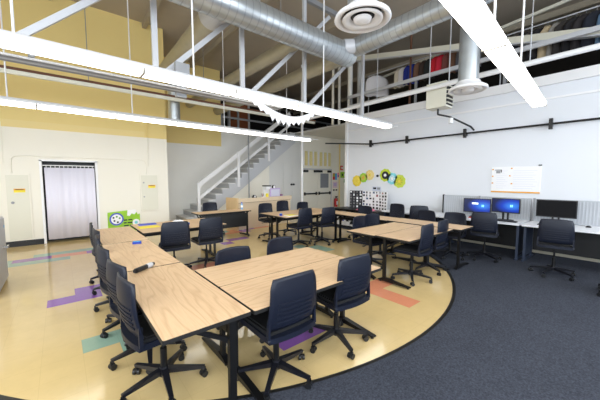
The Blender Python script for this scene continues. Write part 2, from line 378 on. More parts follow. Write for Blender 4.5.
# ------------------------------------------------------------------ chairs
def make_chair():
    root = bpy.data.objects.new('task_chair', None); C.objects.link(root); root.empty_display_size = 0.1
    b = B()
    for k in range(5):
        a = math.radians(77+72*k); d = Vector((math.cos(a), math.sin(a), 0))
        b.bar(d*0.03+Vector((0,0,0.115)), d*0.31+Vector((0,0,0.082)), 0.052, 0.042, base_m, 0.03, 0.022)
    b.cyl((0,0,0.075), (0,0,0.15), 0.04, base_m, r2=0.032)
    b.build('base', root)
    cb = B()
    for sgn in (-1, 1): cb.cyl((0, sgn*0.008, 0.026), (0, sgn*0.027, 0.026), 0.026, rubber, n=14)
    cb.box(-0.016, -0.012, 0.03, 0.022, 0.012, 0.056, rubber).cyl((0.012,0,0.05), (0.012,0,0.078), 0.008, blackmetal, n=8)
    c0 = cb.build('caster', root)
    for k in range(5):
        c = c0 if k == 0 else c0.copy()
        if k: C.objects.link(c); c.parent = root
        a = math.radians(77+72*k); t = a + (0.6, -1.1, 2.0, 0.2, -2.2)[k]
        c.location = (0.30*math.cos(a), 0.30*math.sin(a), 0.0); c.rotation_euler = (0,0,t)
    up = B()
    up.cyl((0,0,0.13), (0,0,0.30), 0.026, blackmetal).cyl((0,0,0.28), (0,0,0.44), 0.014, blackmetal)
    up.build('gas_column', root)
    m = B().box(-0.075, -0.11, 0.425, 0.075, 0.11, 0.462, blackmetal)
    m.cyl((0.05,0.02,0.44), (0.235,0.02,0.435), 0.007, blackmetal, n=8).box(0.215, 0.0, 0.428, 0.25, 0.04, 0.440, blackmetal)
    m.build('seat_mechanism', root)
    # seat shell: curved navy pan whose rear edge shows, black cushion
    def seat_pts(w0, w1, y0, y1, bulge, n=8):
        pts = []
        for i in range(n+1):
            t = -1 + 2*i/n; pts.append((t*w0/2, y0 - bulge*(1-t*t)))
        for i in range(n+1):
            t = 1 - 2*i/n; pts.append((t*w1/2, y1 + bulge*0.9*(1-t**4)))
        return pts
    B().prism(seat_pts(0.45, 0.44, -0.235, 0.20, 0.03), 0.458, 0.50, navy).build('seat_shell', root)
    B().prism(seat_pts(0.41, 0.42, -0.20, 0.20, 0.01), 0.50, 0.525, seat_fab).prism(seat_pts(0.37, 0.39, -0.18, 0.185, 0.01), 0.525, 0.535, seat_fab).build('seat_cushion', root)
    # backrest shell
    b = B(); nx, nz = 12, 16; th = 0.012
    def P(u, v, off):
        z = 0.545 + 0.385*v
        w = 0.235 - 0.025*v - 0.02*max(0, v-0.85)/0.15 - 0.012*max(0, 0.12-v)/0.12
        y = -0.235 - 0.035*v + 0.03*u*u - 0.02*math.sin(PI*v)
        return (u*w, y+off, z + (0.014*(1-u*u) if v > 0.9 else 0))
    fr = [[P(-1+2*i/nx, j/nz, th/2) for i in range(nx+1)] for j in range(nz+1)]
    bk = [[P(-1+2*i/nx, j/nz, -th/2) for i in range(nx+1)] for j in range(nz+1)]
    vs = [p for r in fr for p in r] + [p for r in bk for p in r]; o = (nx+1)*(nz+1); fs = []
    for j in range(nz):
        for i in range(nx):
            a = j*(nx+1)+i; fs += [(a, a+1, a+nx+2, a+nx+1), (o+a, o+a+nx+1, o+a+nx+2, o+a+1)]
    for i in range(nx):
        fs += [(i, o+i, o+i+1, i+1)]; a = nz*(nx+1)+i; fs += [(a, a+1, o+a+1, o+a)]
    for j in range(nz):
        a = j*(nx+1); fs += [(a, a+nx+1, o+a+nx+1, o+a)]; a += nx; fs += [(a, o+a, o+a+nx+1, a+nx+1)]
    b.add(vs, fs, navy, True)
    for v in (0.16, 0.25, 0.34, 0.43, 0.52):       # moulded horizontal ribs on the rear
        pts = [P(-0.72+1.44*i/8, v, -th/2-0.002) for i in range(9)]
        for p, q in zip(pts, pts[1:]): b.bar(p, q, 0.010, 0.013, navy)
        pts = [P(-0.72+1.44*i/8, v, th/2+0.002) for i in range(9)]
        for p, q in zip(pts, pts[1:]): b.bar(p, q, 0.006, 0.010, navy)
    b.build('backrest', root)
    for sgn in (-1, 1):
        s = B(); s.bar((sgn*0.205, -0.17, 0.475), (sgn*0.222, -0.232, 0.50), 0.022, 0.035, navy).bar((sgn*0.222, -0.222, 0.49), (sgn*0.216, -0.222, 0.63), 0.02, 0.026, navy)
        s.build('back_support', root)
    return root
chair0 = make_chair(); _used = [False]
_br = random.Random(4)
def chair(x, y, face, label, group=None, z=0.0, dz=0.0, spin=None):
    o = chair0 if not _used[0] else copy_tree(chair0)
    first = not _used[0]; _used[0] = True
    spin = math.radians(_br.uniform(-35, 35) if spin is None else spin)
    if not first:
        for ch in o.children:
            if ch.name.split('.')[0] in ('base', 'caster'):
                v = ch.location.copy(); v.rotate(Matrix.Rotation(spin, 3, 'Z')); ch.location = v; ch.rotation_euler.z += spin
    if dz:
        for ch in o.children:
            if ch.name.split('.')[0] in ('seat_mechanism', 'seat_shell', 'seat_cushion', 'backrest', 'back_support'): ch.location.z += dz
    o.location = (x, y, z); o.rotation_euler = (0, 0, math.radians(face-90))
    tag(o, label, 'chair', group); return o
CW = 'chairs round the oak work tables'
chairs = [
 (1.31, 1.87, 90, 'navy rolling chair nearest the camera, above the purple floor tile', 0.0, 0.0),
 (2.07, 1.90, 86, 'navy rolling chair right of the purple tile at the front double table', 0.0, 0.0),
 (0.57, 2.38, 6, 'black rolling chair at the nearest corner of the long left table row', 0.0, 0.0),
 (0.57, 2.88, 12, 'rolling chair in the left row, second from the near table end', 0.0, 0.0),
 (0.55, 3.60, 8, 'rolling chair in the left row, third from the near table end', 0.0, 0.0),
 (0.57, 4.22, -4, 'rolling chair in the left row, fourth from the near end, beside the blue box', 0.0, 0.0),
 (0.60, 4.88, 5, 'rolling chair in the left row by the purple floor strip, fifth from the near end', 0.0, 0.0),
 (0.60, 5.50, -3, 'farthest rolling chair of the left row, nearest the curtained doorway', 0.0, 0.0),
 (1.45, 5.10, 82, 'black square-backed chair nearest the yellow paper on the far left table', 0.0, 0.0),
 (2.06, 5.20, 90, 'black square-backed chair at the right end of the far left table', 0.0, 0.0),
 (1.46, 2.66, -90, 'left navy chair facing the camera across the front double table', 0.0, -0.07),
 (2.20, 2.76, -86, 'right navy chair facing the camera across the front double table', 0.0, -0.07),
 (4.32, 2.33, 92, 'navy rolling chair beside the salmon floor tiles at the right double table', 0.0, 0.0),
 (4.98, 2.38, 92, 'navy rolling chair straddling the carpet edge at the right double table', 0.0, 0.0),
 (4.45, 3.24, -88, 'blue-grey chair behind the left end of the right double table', 0.0, -0.03),
 (5.02, 3.40, -100, 'blue-grey chair behind the right double table, close to the long table row', 0.0, -0.05),
 (4.40, 5.30, 92, 'black rolling chair in front of the paper pile on the middle far table', 0.0, 0.0),
 (5.02, 5.12, 86, 'black rolling chair in front of the exit doors at the middle far table', 0.0, 0.0),
 (4.40, 6.55, -95, 'chair behind the left end of the middle far table, before the maple counter', 0.0, 0.0),
 (5.12, 6.68, -90, 'black chair in front of the right end of the maple counter', 0.0, 0.03),
 (5.95, 6.75, -95, 'chair at the far head of the long table row under the exit doors', 0.0, -0.06),
 (3.33, 7.85, -92, 'chair behind the table at the foot of the stairs', 0.0, 0.0),
 (6.22, 4.85, 190, 'low chair in front of the black shelf with paper boxes', 0.0, -0.06),
 (6.42, 4.05, 175, 'black chair beside the right end of the picture display board', 0.006, 0.04),
 (6.15, 3.15, 172, 'dark chair at the long table row below the blank right wall', 0.006, -0.03),
 (6.20, 2.50, 185, 'dark chair at the near end of the long table row', 0.006, -0.03),
 (6.95, 3.55, 20, 'black chair at the white desk left of the grey screen panel', 0.006, 0.03),
 (6.56, 1.98, 10, 'black rolling chair in front of the two blue computer monitors', 0.006, 0.04),
 (6.36, 0.88, 8, 'black rolling chair in front of the blank black monitor', 0.006, 0.04),
 (5.88, 0.05, 100, 'rolling chair cut off by the right edge of the photo, only casters showing', 0.006, 0.0),
]
for k, (x, y, f_, lab, z, dz_) in enumerate(chairs): chair(x, y, f_, lab, CW if x < 6.4 else 'chairs at the computer desks', z, dz_, {1: 33, 2: -17, 12: -10, 13: 20}.get(k))

# ------------------------------------------------------------------ tables
TL, TW = 1.49, 0.57
def make_table(modesty=False):
    root = bpy.data.objects.new('work_table', None); C.objects.link(root); root.empty_display_size = 0.1
    b = B().rbox(-TL/2+0.003, -TW/2+0.003, 0.715, TL/2-0.003, TW/2-0.003, 0.7405, wood, 0.012, 3)
    b.build('tabletop', root)
    B().rbox(-TL/2, -TW/2, 0.712, TL/2, TW/2, 0.738, black_edge, 0.012, 3).build('edge_band', root)
    for s in (-1, 1):
        x = s*(TL/2-0.075)
        l = B()
        l.box(x-0.018, 0.145, 0.06, x+0.018, 0.195, 0.70, blackmetal)
        l.box(x-0.02, -0.23, 0.69, x+0.02, 0.24, 0.712, blackmetal)
        l.bar((x, 0.14, 0.56), (x, -0.08, 0.695), 0.02, 0.03, blackmetal)
        lg = l.build('leg', root)
        f = B().prism([(-0.27, 0.035), (-0.27, 0.022), (0.27, 0.022), (0.27, 0.035), (0.20, 0.065), (0.12, 0.075)], x-0.028, x+0.028, blackmetal, Matrix(((0,0,1,0),(1,0,0,0),(0,1,0,0),(0,0,0,1))))
        f.cyl((x, -0.24, 0.0), (x, -0.24, 0.024), 0.018, black_m).cyl((x, 0.24, 0.0), (x, 0.24, 0.024), 0.018, black_m)
        f.build('foot', lg)
    B().box(-TL/2+0.09, 0.14, 0.60, TL/2-0.09, 0.17, 0.66, blackmetal).box(-TL/2+0.09, 0.05, 0.665, TL/2-0.09, 0.09, 0.705, blackmetal).build('crossbar', root)
    return root
table0 = make_table(); _ut = [False]
def table(x, y, rz, label, z=0.0, sx=1.0, modesty=False):
    o = table0 if not _ut[0] else copy_tree(table0)
    _ut[0] = True
    o.location = (x, y, z); o.rotation_euler = (0, 0, math.radians(rz)); tag(o, label, 'table', 'oak laminate work tables on black T-shaped legs')
    if modesty:
        B().box(-TL/2+0.1, 0.20, 0.30, TL/2-0.1, 0.212, 0.68, black_m).build('modesty_panel', o)
    return o
# rz = -90 puts the column side towards +x, rz = 0 towards +y
table(0.68, 2.41, -90, 'nearest oak work table of the left row, corner closest to the camera')
table(0.68, 3.91+0.01, -90, 'middle oak table of the left row with the teal box on it')
table(0.69, 5.43, -90, 'far oak table of the left row in front of the green poster')
table(1.725, 1.935, 0, 'near half of the oak double table in front, with two chairs on its near side')
table(1.725, 2.51, 180, 'far half of the oak double table in front, two chair backs behind it')
table(1.76, 5.52, 0, 'oak table with blue pencil case, near half of the far left table pair')
table(1.76, 6.095, 180, 'far half of the oak table pair nearest the white wall')
table(4.56, 2.38, 0, 'near half of the right oak double table above the salmon floor tiles')
table(4.52, 2.96, 180, 'far half of the right oak double table beside the long row')
table(5.62, 2.72, 90, 'near table of the long oak row, its end standing on the carpet', 0.006)
table(5.62, 4.22, 90, 'middle table of the long oak row before the display board')
table(5.62, 5.72, 90, 'far table of the long oak row toward the exit doors')
table(4.68, 5.47, 0, 'near half of the middle far oak table pair, paper pile at its left end')
table(4.68, 6.045, 180, 'far half of the middle far oak table pair before the maple counter')
table(3.37, 7.33, 180, 'single oak table at the foot of the stairs with water bottle', modesty=True)

# ------------------------------------------------------------------ small things on tables
b = B().cyl((0,0,0), (0,0,0.15), 0.034, mat('clear_blue_bottle', srgb(150, 190, 225), 0.15)).cyl((0,0,0.15), (0,0,0.175), 0.034, mat('clear_blue_bottle', (0,0,0)), r2=0.015)
t = thing('water_bottle', 'clear bottle with blue cap standing on the table before the stairs', 'bottle', (4.02, 7.42, 0.7405))
b.build('body', t); B().cyl((0,0,0.175), (0,0,0.215), 0.018, blue_p).build('cap', t)
B().cyl((0,0,0.06), (0,0,0.12), 0.035, paper).build('bottle_label', t)
def small_box(x, y, z, sx, sy, sz, rz, m, name, label, cat, lidm=None):
    t = thing(name, label, cat, (x, y, z), math.radians(rz))
    B().rbox(-sx/2, -sy/2, 0, sx/2, sy/2, sz, m, min(sx, sy)*0.2).build('body', t)
    B().rbox(-sx/2+0.01, -sy/2+0.006, sz, sx/2-0.01, sy/2-0.006, sz+0.006, lidm or white_m, min(sx, sy)*0.15).build('lid', t)
    return t
cyan = mat('cyan_pack', srgb(60, 160, 220), 0.5); dblue = mat('dark_blue_pack', srgb(30, 60, 170), 0.5)
t = small_box(0.78, 4.45, 0.7405, 0.11, 0.05, 0.03, -12, dblue, 'marker_box', 'small bright blue marker box on the left table row', 'box', cyan)
small_box(1.83, 5.66, 0.7405, 0.17, 0.06, 0.035, 15, dblue, 'pencil_case', 'blue pencil case on the far left table between two black chairs', 'pencil case', cyan)
t = thing('marker_pen', 'thick black marker with silver label lying on the left table row seam', 'pen', (0.60, 3.12, 0.766), math.radians(38))
B().cyl((-0.11,0,0), (0.03,0,0), 0.024, black_m).cyl((-0.125,0,0), (-0.11,0,0), 0.018, black_m).build('barrel', t)
B().cyl((0.03,0,0), (0.10,0,0), 0.0255, lightgrey_metal).build('sleeve', t)
B().cyl((0.10,0,0), (0.135,0,0), 0.024, black_m, r2=0.016).build('cap', t)
tag(B().box(1.06, 5.72, 0.741, 1.40, 5.98, 0.747, yellow_p).build('paper_sheet'), 'bright yellow paper sheet at the left end of the far left table', 'paper')
tag(B().box(1.12, 6.08, 0.741, 1.42, 6.24, 0.757, blue_p).build('notebook'), 'thin blue notebook behind the yellow paper on the far left table', 'notebook')
def crumple(x, y, z, sx, sy, sz, m, name, label, cat, n=9):
    b = B(); vs = []; fs = []
    for j in range(n):
        for i in range(n):
            u = i/(n-1)*2-1; v = j/(n-1)*2-1
            e = max(0, 1-u*u)*max(0, 1-v*v)
            vs.append((x+u*sx/2*(1+0.06*random.uniform(-1,1)), y+v*sy/2*(1+0.06*random.uniform(-1,1)), z+0.002+sz*(e**0.5)*(0.6+0.4*random.random())))
    for j in range(n-1):
        for i in range(n-1):
            a = j*n+i; fs.append((a, a+1, a+n+1, a+n))
    k = len(vs)
    vs2 = [(p[0], p[1], z+0.001) for p in vs]; vs += vs2
    fs += [tuple(reversed([q+k for q in f])) for f in fs[:]]
    for i in range(n-1):
        fs += [(i, k+i, k+i+1, i+1)]; a = (n-1)*n+i; fs += [(a, a+1, k+a+1, k+a)]
        a = i*n; fs += [(a, a+n, k+a+n, k+a)]; a = i*n+n-1; fs += [(a, k+a, k+a+n, a+n)]
    b.add(vs, fs, m)
    return tag(b.build(name), label, cat)
crumple(1.85, 6.15, 0.7405, 0.22, 0.16, 0.05, paper, 'crumpled_tissue', 'white crumpled tissue on the far left table near the wall', 'tissue')
tag(B().box(4.10, 5.28, 0.741, 4.40, 5.50, 0.752, paper).box(4.14, 5.33, 0.752, 4.37, 5.52, 0.757, yellow_p).build('paper_pile'), 'pile of white and yellow papers on the middle far table', 'paper')
small_box(4.06, 5.56, 0.7405, 0.07, 0.05, 0.05, 20, dblue, 'eraser_box', 'tiny blue box beside the paper pile on the middle far table', 'box', cyan)

# ------------------------------------------------------------------ counter with things
ct = thing('reception_counter', 'pale maple veneer counter below the staircase', 'counter', (4.22, 8.12, 0), math.radians(7))
B().box(0, 0, 0.0, 2.38, 0.5, 0.86, maple).build('body', ct)
B().box(-0.04, -0.06, 0.0, 0.03, 0.54, 1.02, mat('maple_end', srgb(214, 184, 140), 0.45, noise=0.05, nscale=3)).build('end_panel', ct)
B().box(0.03, -0.05, 0.865, 2.40, 0.02, 1.0, maple).box(0.03, 0.02, 0.86, 2.40, 0.52, 0.90, maple).build('ledge', ct)
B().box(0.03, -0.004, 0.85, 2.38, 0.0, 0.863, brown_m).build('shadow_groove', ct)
def onctr(u, v, z=0.9):
    a = math.radians(7); return (4.22+u*math.cos(a)-v*math.sin(a), 8.12+u*math.sin(a)+v*math.cos(a), z)
t = thing('tape_dispenser', 'black tape dispenser at the left of the maple counter', 'tape dispenser', onctr(0.95, 0.3), 0.1)
B().prism([(-0.1, 0), (0.1, 0), (0.08, 0.07), (0.02, 0.16), (-0.05, 0.17), (-0.1, 0.1)], -0.035, 0.035, black_m, Matrix(((1,0,0,0),(0,0,1,0),(0,1,0,0),(0,0,0,1)))).build('body', t)
B().cyl((-0.02, -0.04, 0.12), (-0.02, 0.04, 0.12), 0.035, white_m).build('tape_roll', t)
lilac = mat('lilac_plastic', srgb(190, 170, 215), 0.5)
t = thing('toy_laptop', 'small lilac screen standing on the maple counter', 'screen', onctr(1.83, 0.24), math.radians(12))
B().rbox(-0.26, -0.02, 0.05, 0.26, 0.03, 0.38, lilac, 0.01).build('frame', t); B().box(-0.22, -0.025, 0.1, 0.22, -0.018, 0.34, mat('pale_screen', srgb(214, 214, 232), 0.3)).build('screen', t); B().box(-0.12, -0.06, 0.0, 0.12, 0.1, 0.06, black_m).build('stand', t)
t = thing('coffee_maker', 'white appliance with black top beside the lilac screen on the counter', 'appliance', onctr(1.50, 0.32), 0.1)
B().box(-0.1, -0.1, 0, 0.1, 0.1, 0.08, white_m).box(-0.1, 0.02, 0.08, 0.1, 0.1, 0.42, white_m).box(-0.1, -0.1, 0.36, 0.1, 0.1, 0.45, white_m).build('body', t); B().box(-0.11, -0.11, 0.45, 0.11, 0.11, 0.49, black_m).build('top_cap', t); B().cyl((0,-0.03,0.08), (0,-0.03,0.2), 0.05, yellow_p).build('jug', t)
t = thing('desk_clock', 'small black round clock peeping over the lilac screen', 'clock', onctr(1.95, 0.44), 0.1)
B().cyl((0,-0.03,0.42), (0,0.03,0.42), 0.07, black_m, n=20).box(-0.015,-0.015,0,0.015,0.015,0.36,black_m).box(-0.06,-0.06,0,0.06,0.06,0.02,black_m).build('body', t); B().cyl((0,-0.034,0.42), (0,-0.03,0.42), 0.055, white_m, n=20).build('dial', t)
t = thing('pen_cup', 'small dark and red pen cup at mid counter', 'cup', onctr(1.3, 0.3), 0)
B().cyl((0,0,0), (0,0,0.1), 0.035, paper).build('cup', t)
for k in range(3): B().cyl((0.01*k-0.01, 0, 0.05), (0.04*k-0.04, 0.01, 0.2), 0.007, (ink, red_m, ink)[k], n=6).build('pen', t)
small_box(*onctr(2.2, 0.3)[:2], 0.9, 0.1, 0.08, 0.14, 20, mat('mauve_tin', srgb(150, 110, 150), 0.4), 'tin_box', 'small mauve tin right of the lilac screen', 'tin', red_m)

# ------------------------------------------------------------------ staircase
st = thing('staircase', 'grey stepped staircase with white handrail climbing along the back wall', 'staircase', (0,0,0))
x0, z0, run, rise, yn, yf = 3.45, 0.0, 0.28, 0.2078, 10.5, 11.7
n = 18
b = B()
for k in range(n):
    xs = x0 + k*run; zt = (k+1)*rise
    b.box(xs-0.02, yn, zt-0.04, xs+run, yf, zt, stair_m)
b.build('treads', st)
b = B()
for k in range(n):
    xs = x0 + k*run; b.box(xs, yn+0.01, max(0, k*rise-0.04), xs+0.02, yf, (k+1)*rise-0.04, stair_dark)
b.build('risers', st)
b = B(); pr = []
for k in range(n): pr += [(x0+k*run, k*rise), (x0+k*run, (k+1)*rise)]
pr.append((x0+n*run, n*rise)); low = [(x0+n*run, n*rise-0.30), (x0+0.55, 0)]
Mxz = Matrix(((1,0,0,0),(0,0,1,0),(0,1,0,0),(0,0,0,1)))
for i in range(n):
    xa = x0+i*run; xb = xa+run; s_ = rise/run
    def lo(x): return max(0, (x-x0-0.62)*s_)
    b.prism([(xa, lo(xa)), (xb, lo(xb)), (xb, (i+1)*rise-0.04), (xa, (i+1)*rise-0.04)], yn-0.03, yn, lightgrey_metal, Mxz)
b.build('stringer', st)
s_ = rise/run
def rail(xa, za, xb, zb, w, h, m, nm): B().bar((xa, yn-0.02, za), (xb, yn-0.02, zb), w, h, m).build(nm, st)
rail(3.9, 1.38, 8.2, 1.38+4.3*s_, 0.04, 0.17, white_m, 'handrail')
rail(3.9, 1.475, 8.2, 1.475+4.3*s_, 0.05, 0.022, greyd, 'handrail_cap')
rail(3.9, 0.88, 8.2, 0.88+4.3*s_, 0.04, 0.10, white_m, 'guard_rail')
for xx in (3.9, 5.54, 7.0):
    zt = 1.48+(xx-3.9)*s_; B().box(xx-0.05, yn-0.08, (xx-x0-0.35)*s_ if xx > 4 else 0, xx+0.05, yn-0.03, zt, white_m).build('newel_post', st)
# enclosure below the stairs
b = B()
b.prism([(4.55, 0), (7.07, 0), (7.07, (7.07-x0-0.62)*s_), (4.55, (4.55-x0-0.62)*s_)], yn+0.03, yn+0.08, cream_wall, Mxz)
b.prism([(7.07, 0), (8.95, 0), (8.95, 3.49), (8.6, 3.49), (7.07, (7.07-x0-0.62)*s_)], yn+0.03, yn+0.08, greyd, Mxz)
b.box(8.9, yn+0.08, 0, 8.95, 11.7, 3.49, greyd)
struct(b, 'wall_under_stair')
t = thing('storage_door', 'grey double storage door under the stairs with two dark knobs', 'door', (0,0,0))
B().box(7.82, yn, 0.02, 8.32, yn+0.029, 2.35, greyd).build('door_leaf', t); B().box(8.33, yn, 0.02, 8.85, yn+0.029, 2.35, greyd).build('door_leaf', t)
for xx in (8.27, 8.40): B().cyl((xx, yn-0.06, 1.35), (xx, yn, 1.35), 0.045, black_m).build('knob', t)
tag(B().cyl((5.95, yn-0.15, 0.0), (5.95, yn-0.15, 3.5), 0.025, grey_metal).box(5.88, yn-0.22, 0, 6.02, yn-0.08, 0.01, grey_metal).build('support_pole'), 'thin grey pole standing in front of the stairs behind the counter', 'pole')
tag(B().cyl((7.66, 9.0, 0), (7.66, 9.0, 6.15), 0.05, white_m).cyl((7.66, 9.0, 0), (7.66, 9.0, 0.02), 0.1, white_m).build('steel_post'), 'slim white post left of the exit doors', 'post')
# ------------------------------------------------------------------ exit doors
dl = B(); dl.box(8.97, YD-0.01, 2.06, 11.02, YD+0.1, 2.12, lightgrey_metal).box(8.97, YD-0.01, 0, 9.02, YD+0.1, 2.06, lightgrey_metal).box(10.97, YD-0.01, 0, 11.02, YD+0.1, 2.06, lightgrey_metal)
door = struct(dl, 'door_1')
for k, xa in enumerate((9.03, 10.0)):
    lf = B().box(xa, YD+0.01, 0.01, xa+0.96, YD+0.06, 2.055, cream_wall).build('door_leaf', door)
    B().box(xa+0.06, YD-0.07, 0.84, xa+0.90, YD-0.03, 0.91, blackmetal).box(xa+0.06, YD-0.04, 0.80, xa+0.13, YD+0.01, 0.95, blackmetal).box(xa+0.83, YD-0.04, 0.80, xa+0.90, YD+0.01, 0.95, blackmetal).build('push_bar', lf)
    B().box(xa+0.02, YD-0.07, 1.93, xa+0.28, YD+0.01, 2.04, blackmetal).box(xa+0.70, YD-0.07, 1.93, xa+0.93, YD+0.01, 2.04, blackmetal).build('closer', lf)
    if k: B().box(xa+0.2, YD+0.0, 1.15, xa+0.78, YD+0.01, 1.88, mat('wire_glass', srgb(130, 134, 142), 0.3)).build('glazing', lf)
b = B()
for k in range(6):
    xa = 9.08+0.31*k+(0.06 if k > 2 else 0)
    b.box(xa, YD-0.03, 2.26, xa+0.21, YD, 2.95, mat('louvre_cream', srgb(222, 210, 150), 0.5))
    b.box(xa-0.05, YD-0.05, 2.24, xa, YD, 2.97, white_m)
    for q in range(7): b.box(xa, YD-0.04, 2.3+0.09*q, xa+0.21, YD-0.03, 2.315+0.09*q, yellow_light)
tag(b.build('transom_grille'), 'cream louvred grille panel above the exit doors', 'grille')
t = thing('fire_extinguisher', 'red fire extinguisher on the wall right of the exit doors', 'fire extinguisher', (11.25, YD-0.1, 0.0))
B().cyl((0,0,0.12), (0,0,0.52), 0.09, red_m, n=16).cyl((0,0,0.52), (0,0,0.58), 0.09, red_m, r2=0.03, n=16).build('cylinder', t)
B().cyl((0,0,0.58), (0,0,0.64), 0.03, black_m).box(-0.03,-0.1,0.64,0.03,0.03,0.68,black_m).build('valve', t)
B().tube([(0.03,-0.02,0.62),(0.11,-0.02,0.55),(0.12,-0.02,0.3)], 0.014, black_m).build('hose', t)
B().box(-0.05,-0.095,0.24,0.05,-0.085,0.42,paper).build('label_plate', t); B().box(-0.05,0.07,0.2,0.05,0.1,0.56,grey_metal).build('bracket', t)
t = thing('alarm_bell', 'round red fire alarm on the wall right of the exit doors', 'alarm', (11.72, YD, 2.19))
B().box(-0.12,-0.05,-0.12,0.12,0,0.12,red_m).build('housing', t); B().cyl((0.03,-0.08,0), (0.03,-0.05,0), 0.055, white_m).build('strobe', t)
def flat(name, label, cat, x0, x1, z0, z1, y, m, extra=()):
    t = thing(name, label, cat, ((x0+x1)/2, y, (z0+z1)/2))
    hx, hz = (x1-x0)/2, (z1-z0)/2
    b = B().box(-hx, -0.006, -hz, hx, 0, hz, m)
    b.build('sheet', t)
    if extra:
        b = B()
        for (a, c, w, h_, mm) in extra: b.box(-hx+a*2*hx, -0.009, -hz+c*2*hz, -hx+(a+w)*2*hx, -0.006, -hz+(c+h_)*2*hz, mm)
        b.build('print', t)
    return t
flat('poster', 'red and blue printed poster nearest the exit doors', 'poster', 11.10, 11.42, 1.55, 1.90, YD, red_m, [(0.5,0,0.5,1,cyan),(0.1,0.5,0.3,0.4,green_p)])
flat('poster', 'pink and purple small poster between red and green ones', 'poster', 11.46, 11.66, 1.68, 1.93, YD, pink_m, [(0.1,0.1,0.7,0.4,blue_p)])
flat('poster', 'lime green poster below the red alarm', 'poster', 11.7, 12.2, 1.66, 1.98, YD, green_p, [(0.2,0.3,0.2,0.4,ink),(0.6,0.2,0.2,0.5,paper)])
flat('poster', 'small green notice hanging lowest by the white corner', 'poster', 11.98, 12.16, 1.40, 1.58, YD, mat('deep_green', srgb(90, 150, 60), 0.6), [(0.3,0.3,0.4,0.4,ink)])
flat('notice', 'white notice with mauve drawing above the fire extinguisher', 'notice', 11.10, 11.46, 1.12, 1.46, YD, mat('mauve_paper', srgb(222, 200, 214), 0.7), [(0.2,0.3,0.6,0.5,lilac)])
flat('switch_plate', 'pair of black switches below the mauve notice', 'switch', 11.10, 11.46, 0.96, 1.06, YD, cream_wall, [(0.05,0.1,0.35,0.8,ink),(0.6,0.1,0.35,0.8,ink)])
tag(B().cyl((11.58, YD-0.04, 0), (11.58, YD-0.04, 3.5), 0.035, yellow_light).build('wall_conduit'), 'cream vertical pipe on the wall under the red alarm', 'pipe')

# ------------------------------------------------------------------ left wall details
b = B(); n = 60
pts = []
for i in range(n+1):
    u = i/n; x = -0.28 + 1.02*u; y = 9.555 + 0.011*math.sin(u*40) + 0.012*math.sin(u*15+1)
    pts.append((x, y))
pf = pts + [(x, y+0.006) for x, y in reversed(pts)]
vs = [(x, y, 0.09) for x, y in pts] + [(x*0.995, y*1.0, 1.91) for x, y in pts] + [(x, y+0.006, 0.09) for x, y in pts] + [(x*0.995, y+0.006, 1.91) for x, y in pts]
k = n+1; fs = []
for i in range(n):
    fs += [(i, i+1, k+i+1, k+i), (2*k+i, 3*k+i, 3*k+i+1, 2*k+i+1), (i, 2*k+i, 2*k+i+1, i+1), (k+i, k+i+1, 3*k+i+1, 3*k+i)]
b.add(vs, fs, curtain_m, True)
t = thing('curtain', 'pleated white lilac curtain hanging in the doorway of the cream wall', 'curtain', (0,0,0)); b.build('cloth', t)
B().cyl((-0.34, 9.55, 1.965), (0.78, 9.55, 1.965), 0.012, white_m).build('curtain_rod', t)
b = B()
for i in range(12): b.cyl((-0.24+i*0.085, 9.545, 1.90), (-0.24+i*0.085, 9.545, 1.97), 0.007, white_m, n=8)
b.build('curtain_rings', t)
# access panels
def cabinet_panel(name, label, x0, x1, z0, z1, sticker):
    t = thing(name, label, 'panel', ((x0+x1)/2, 9.6, (z0+z1)/2)); hx, hz = (x1-x0)/2, (z1-z0)/2
    B().box(-hx, -0.035, -hz, hx, 0, hz, cream_wall).build('box', t)
    B().box(-hx+0.03, -0.045, -hz+0.03, hx-0.03, -0.035, hz-0.03, offwhite).build('door', t)
    s = B().box(sticker[0], -0.049, sticker[1], sticker[0]+0.2, -0.045, sticker[1]+0.09, yellow_p).box(sticker[0], -0.051, sticker[1]+0.05, sticker[0]+0.2, -0.049, sticker[1]+0.09, orange).box(sticker[0]+0.03, -0.052, sticker[1]+0.06, sticker[0]+0.17, -0.051, sticker[1]+0.075, ink)
    s.build('warning_sticker', t); return t
t = cabinet_panel('access_panel', 'tall cream cupboard door with yellow warning sticker left of the curtain', -1.0, -0.55, 0.14, 1.75, (-0.07, 0.36))
B().cyl((-0.10,-0.075,0.12), (-0.10,-0.045,0.12), 0.03, grey_metal).build('knob', t)
t = cabinet_panel('electrical_box', 'cream electrical box with yellow warning sticker right of the curtained doorway', 1.83, 2.33, 0.66, 1.76, (-0.04, 0.14))
for zz in (0.30, -0.12): B().cyl((-0.16,-0.06,zz), (-0.16,-0.045,zz), 0.02, grey_metal).build('latch', t)
b = B(); arch = [(-0.86, 9.59, 1.76), (-0.86, 9.59, 2.06)] + [(-0.74-0.12*math.cos(math.radians(a)), 9.59, 2.06+0.12*math.sin(math.radians(a))) for a in (30, 60, 90)] + [(1.90, 9.59, 2.18)] + [(1.90+0.12*math.sin(math.radians(a)), 9.59, 2.06+0.12*math.cos(math.radians(a))) for a in (30, 60, 90)] + [(2.02, 9.59, 1.76)]
b.tube(arch, 0.012, cream_wall)
tag(b.build('raceway'), 'thin cream conduit looping above the curtained doorway to both boxes', 'conduit')
tag(B().cyl((2.08, 9.585, 2.0), (2.08, 9.585, 2.85), 0.016, cream_wall).cyl((2.08, 9.585, 2.85), (2.08, 9.585, 3.5), 0.016, yellow_wall).build('vertical_raceway'), 'thin vertical conduit above the electrical box on the yellow wall', 'conduit')
tag(B().box(-1.02, 9.575, 2.2, -0.98, 9.6, 2.95, cream_wall).box(-1.02, 9.575, 2.0, -0.99, 9.6, 2.2, cream_wall).build('wall_channel'), 'short cream vertical channel at the left edge above the access panel', 'conduit')
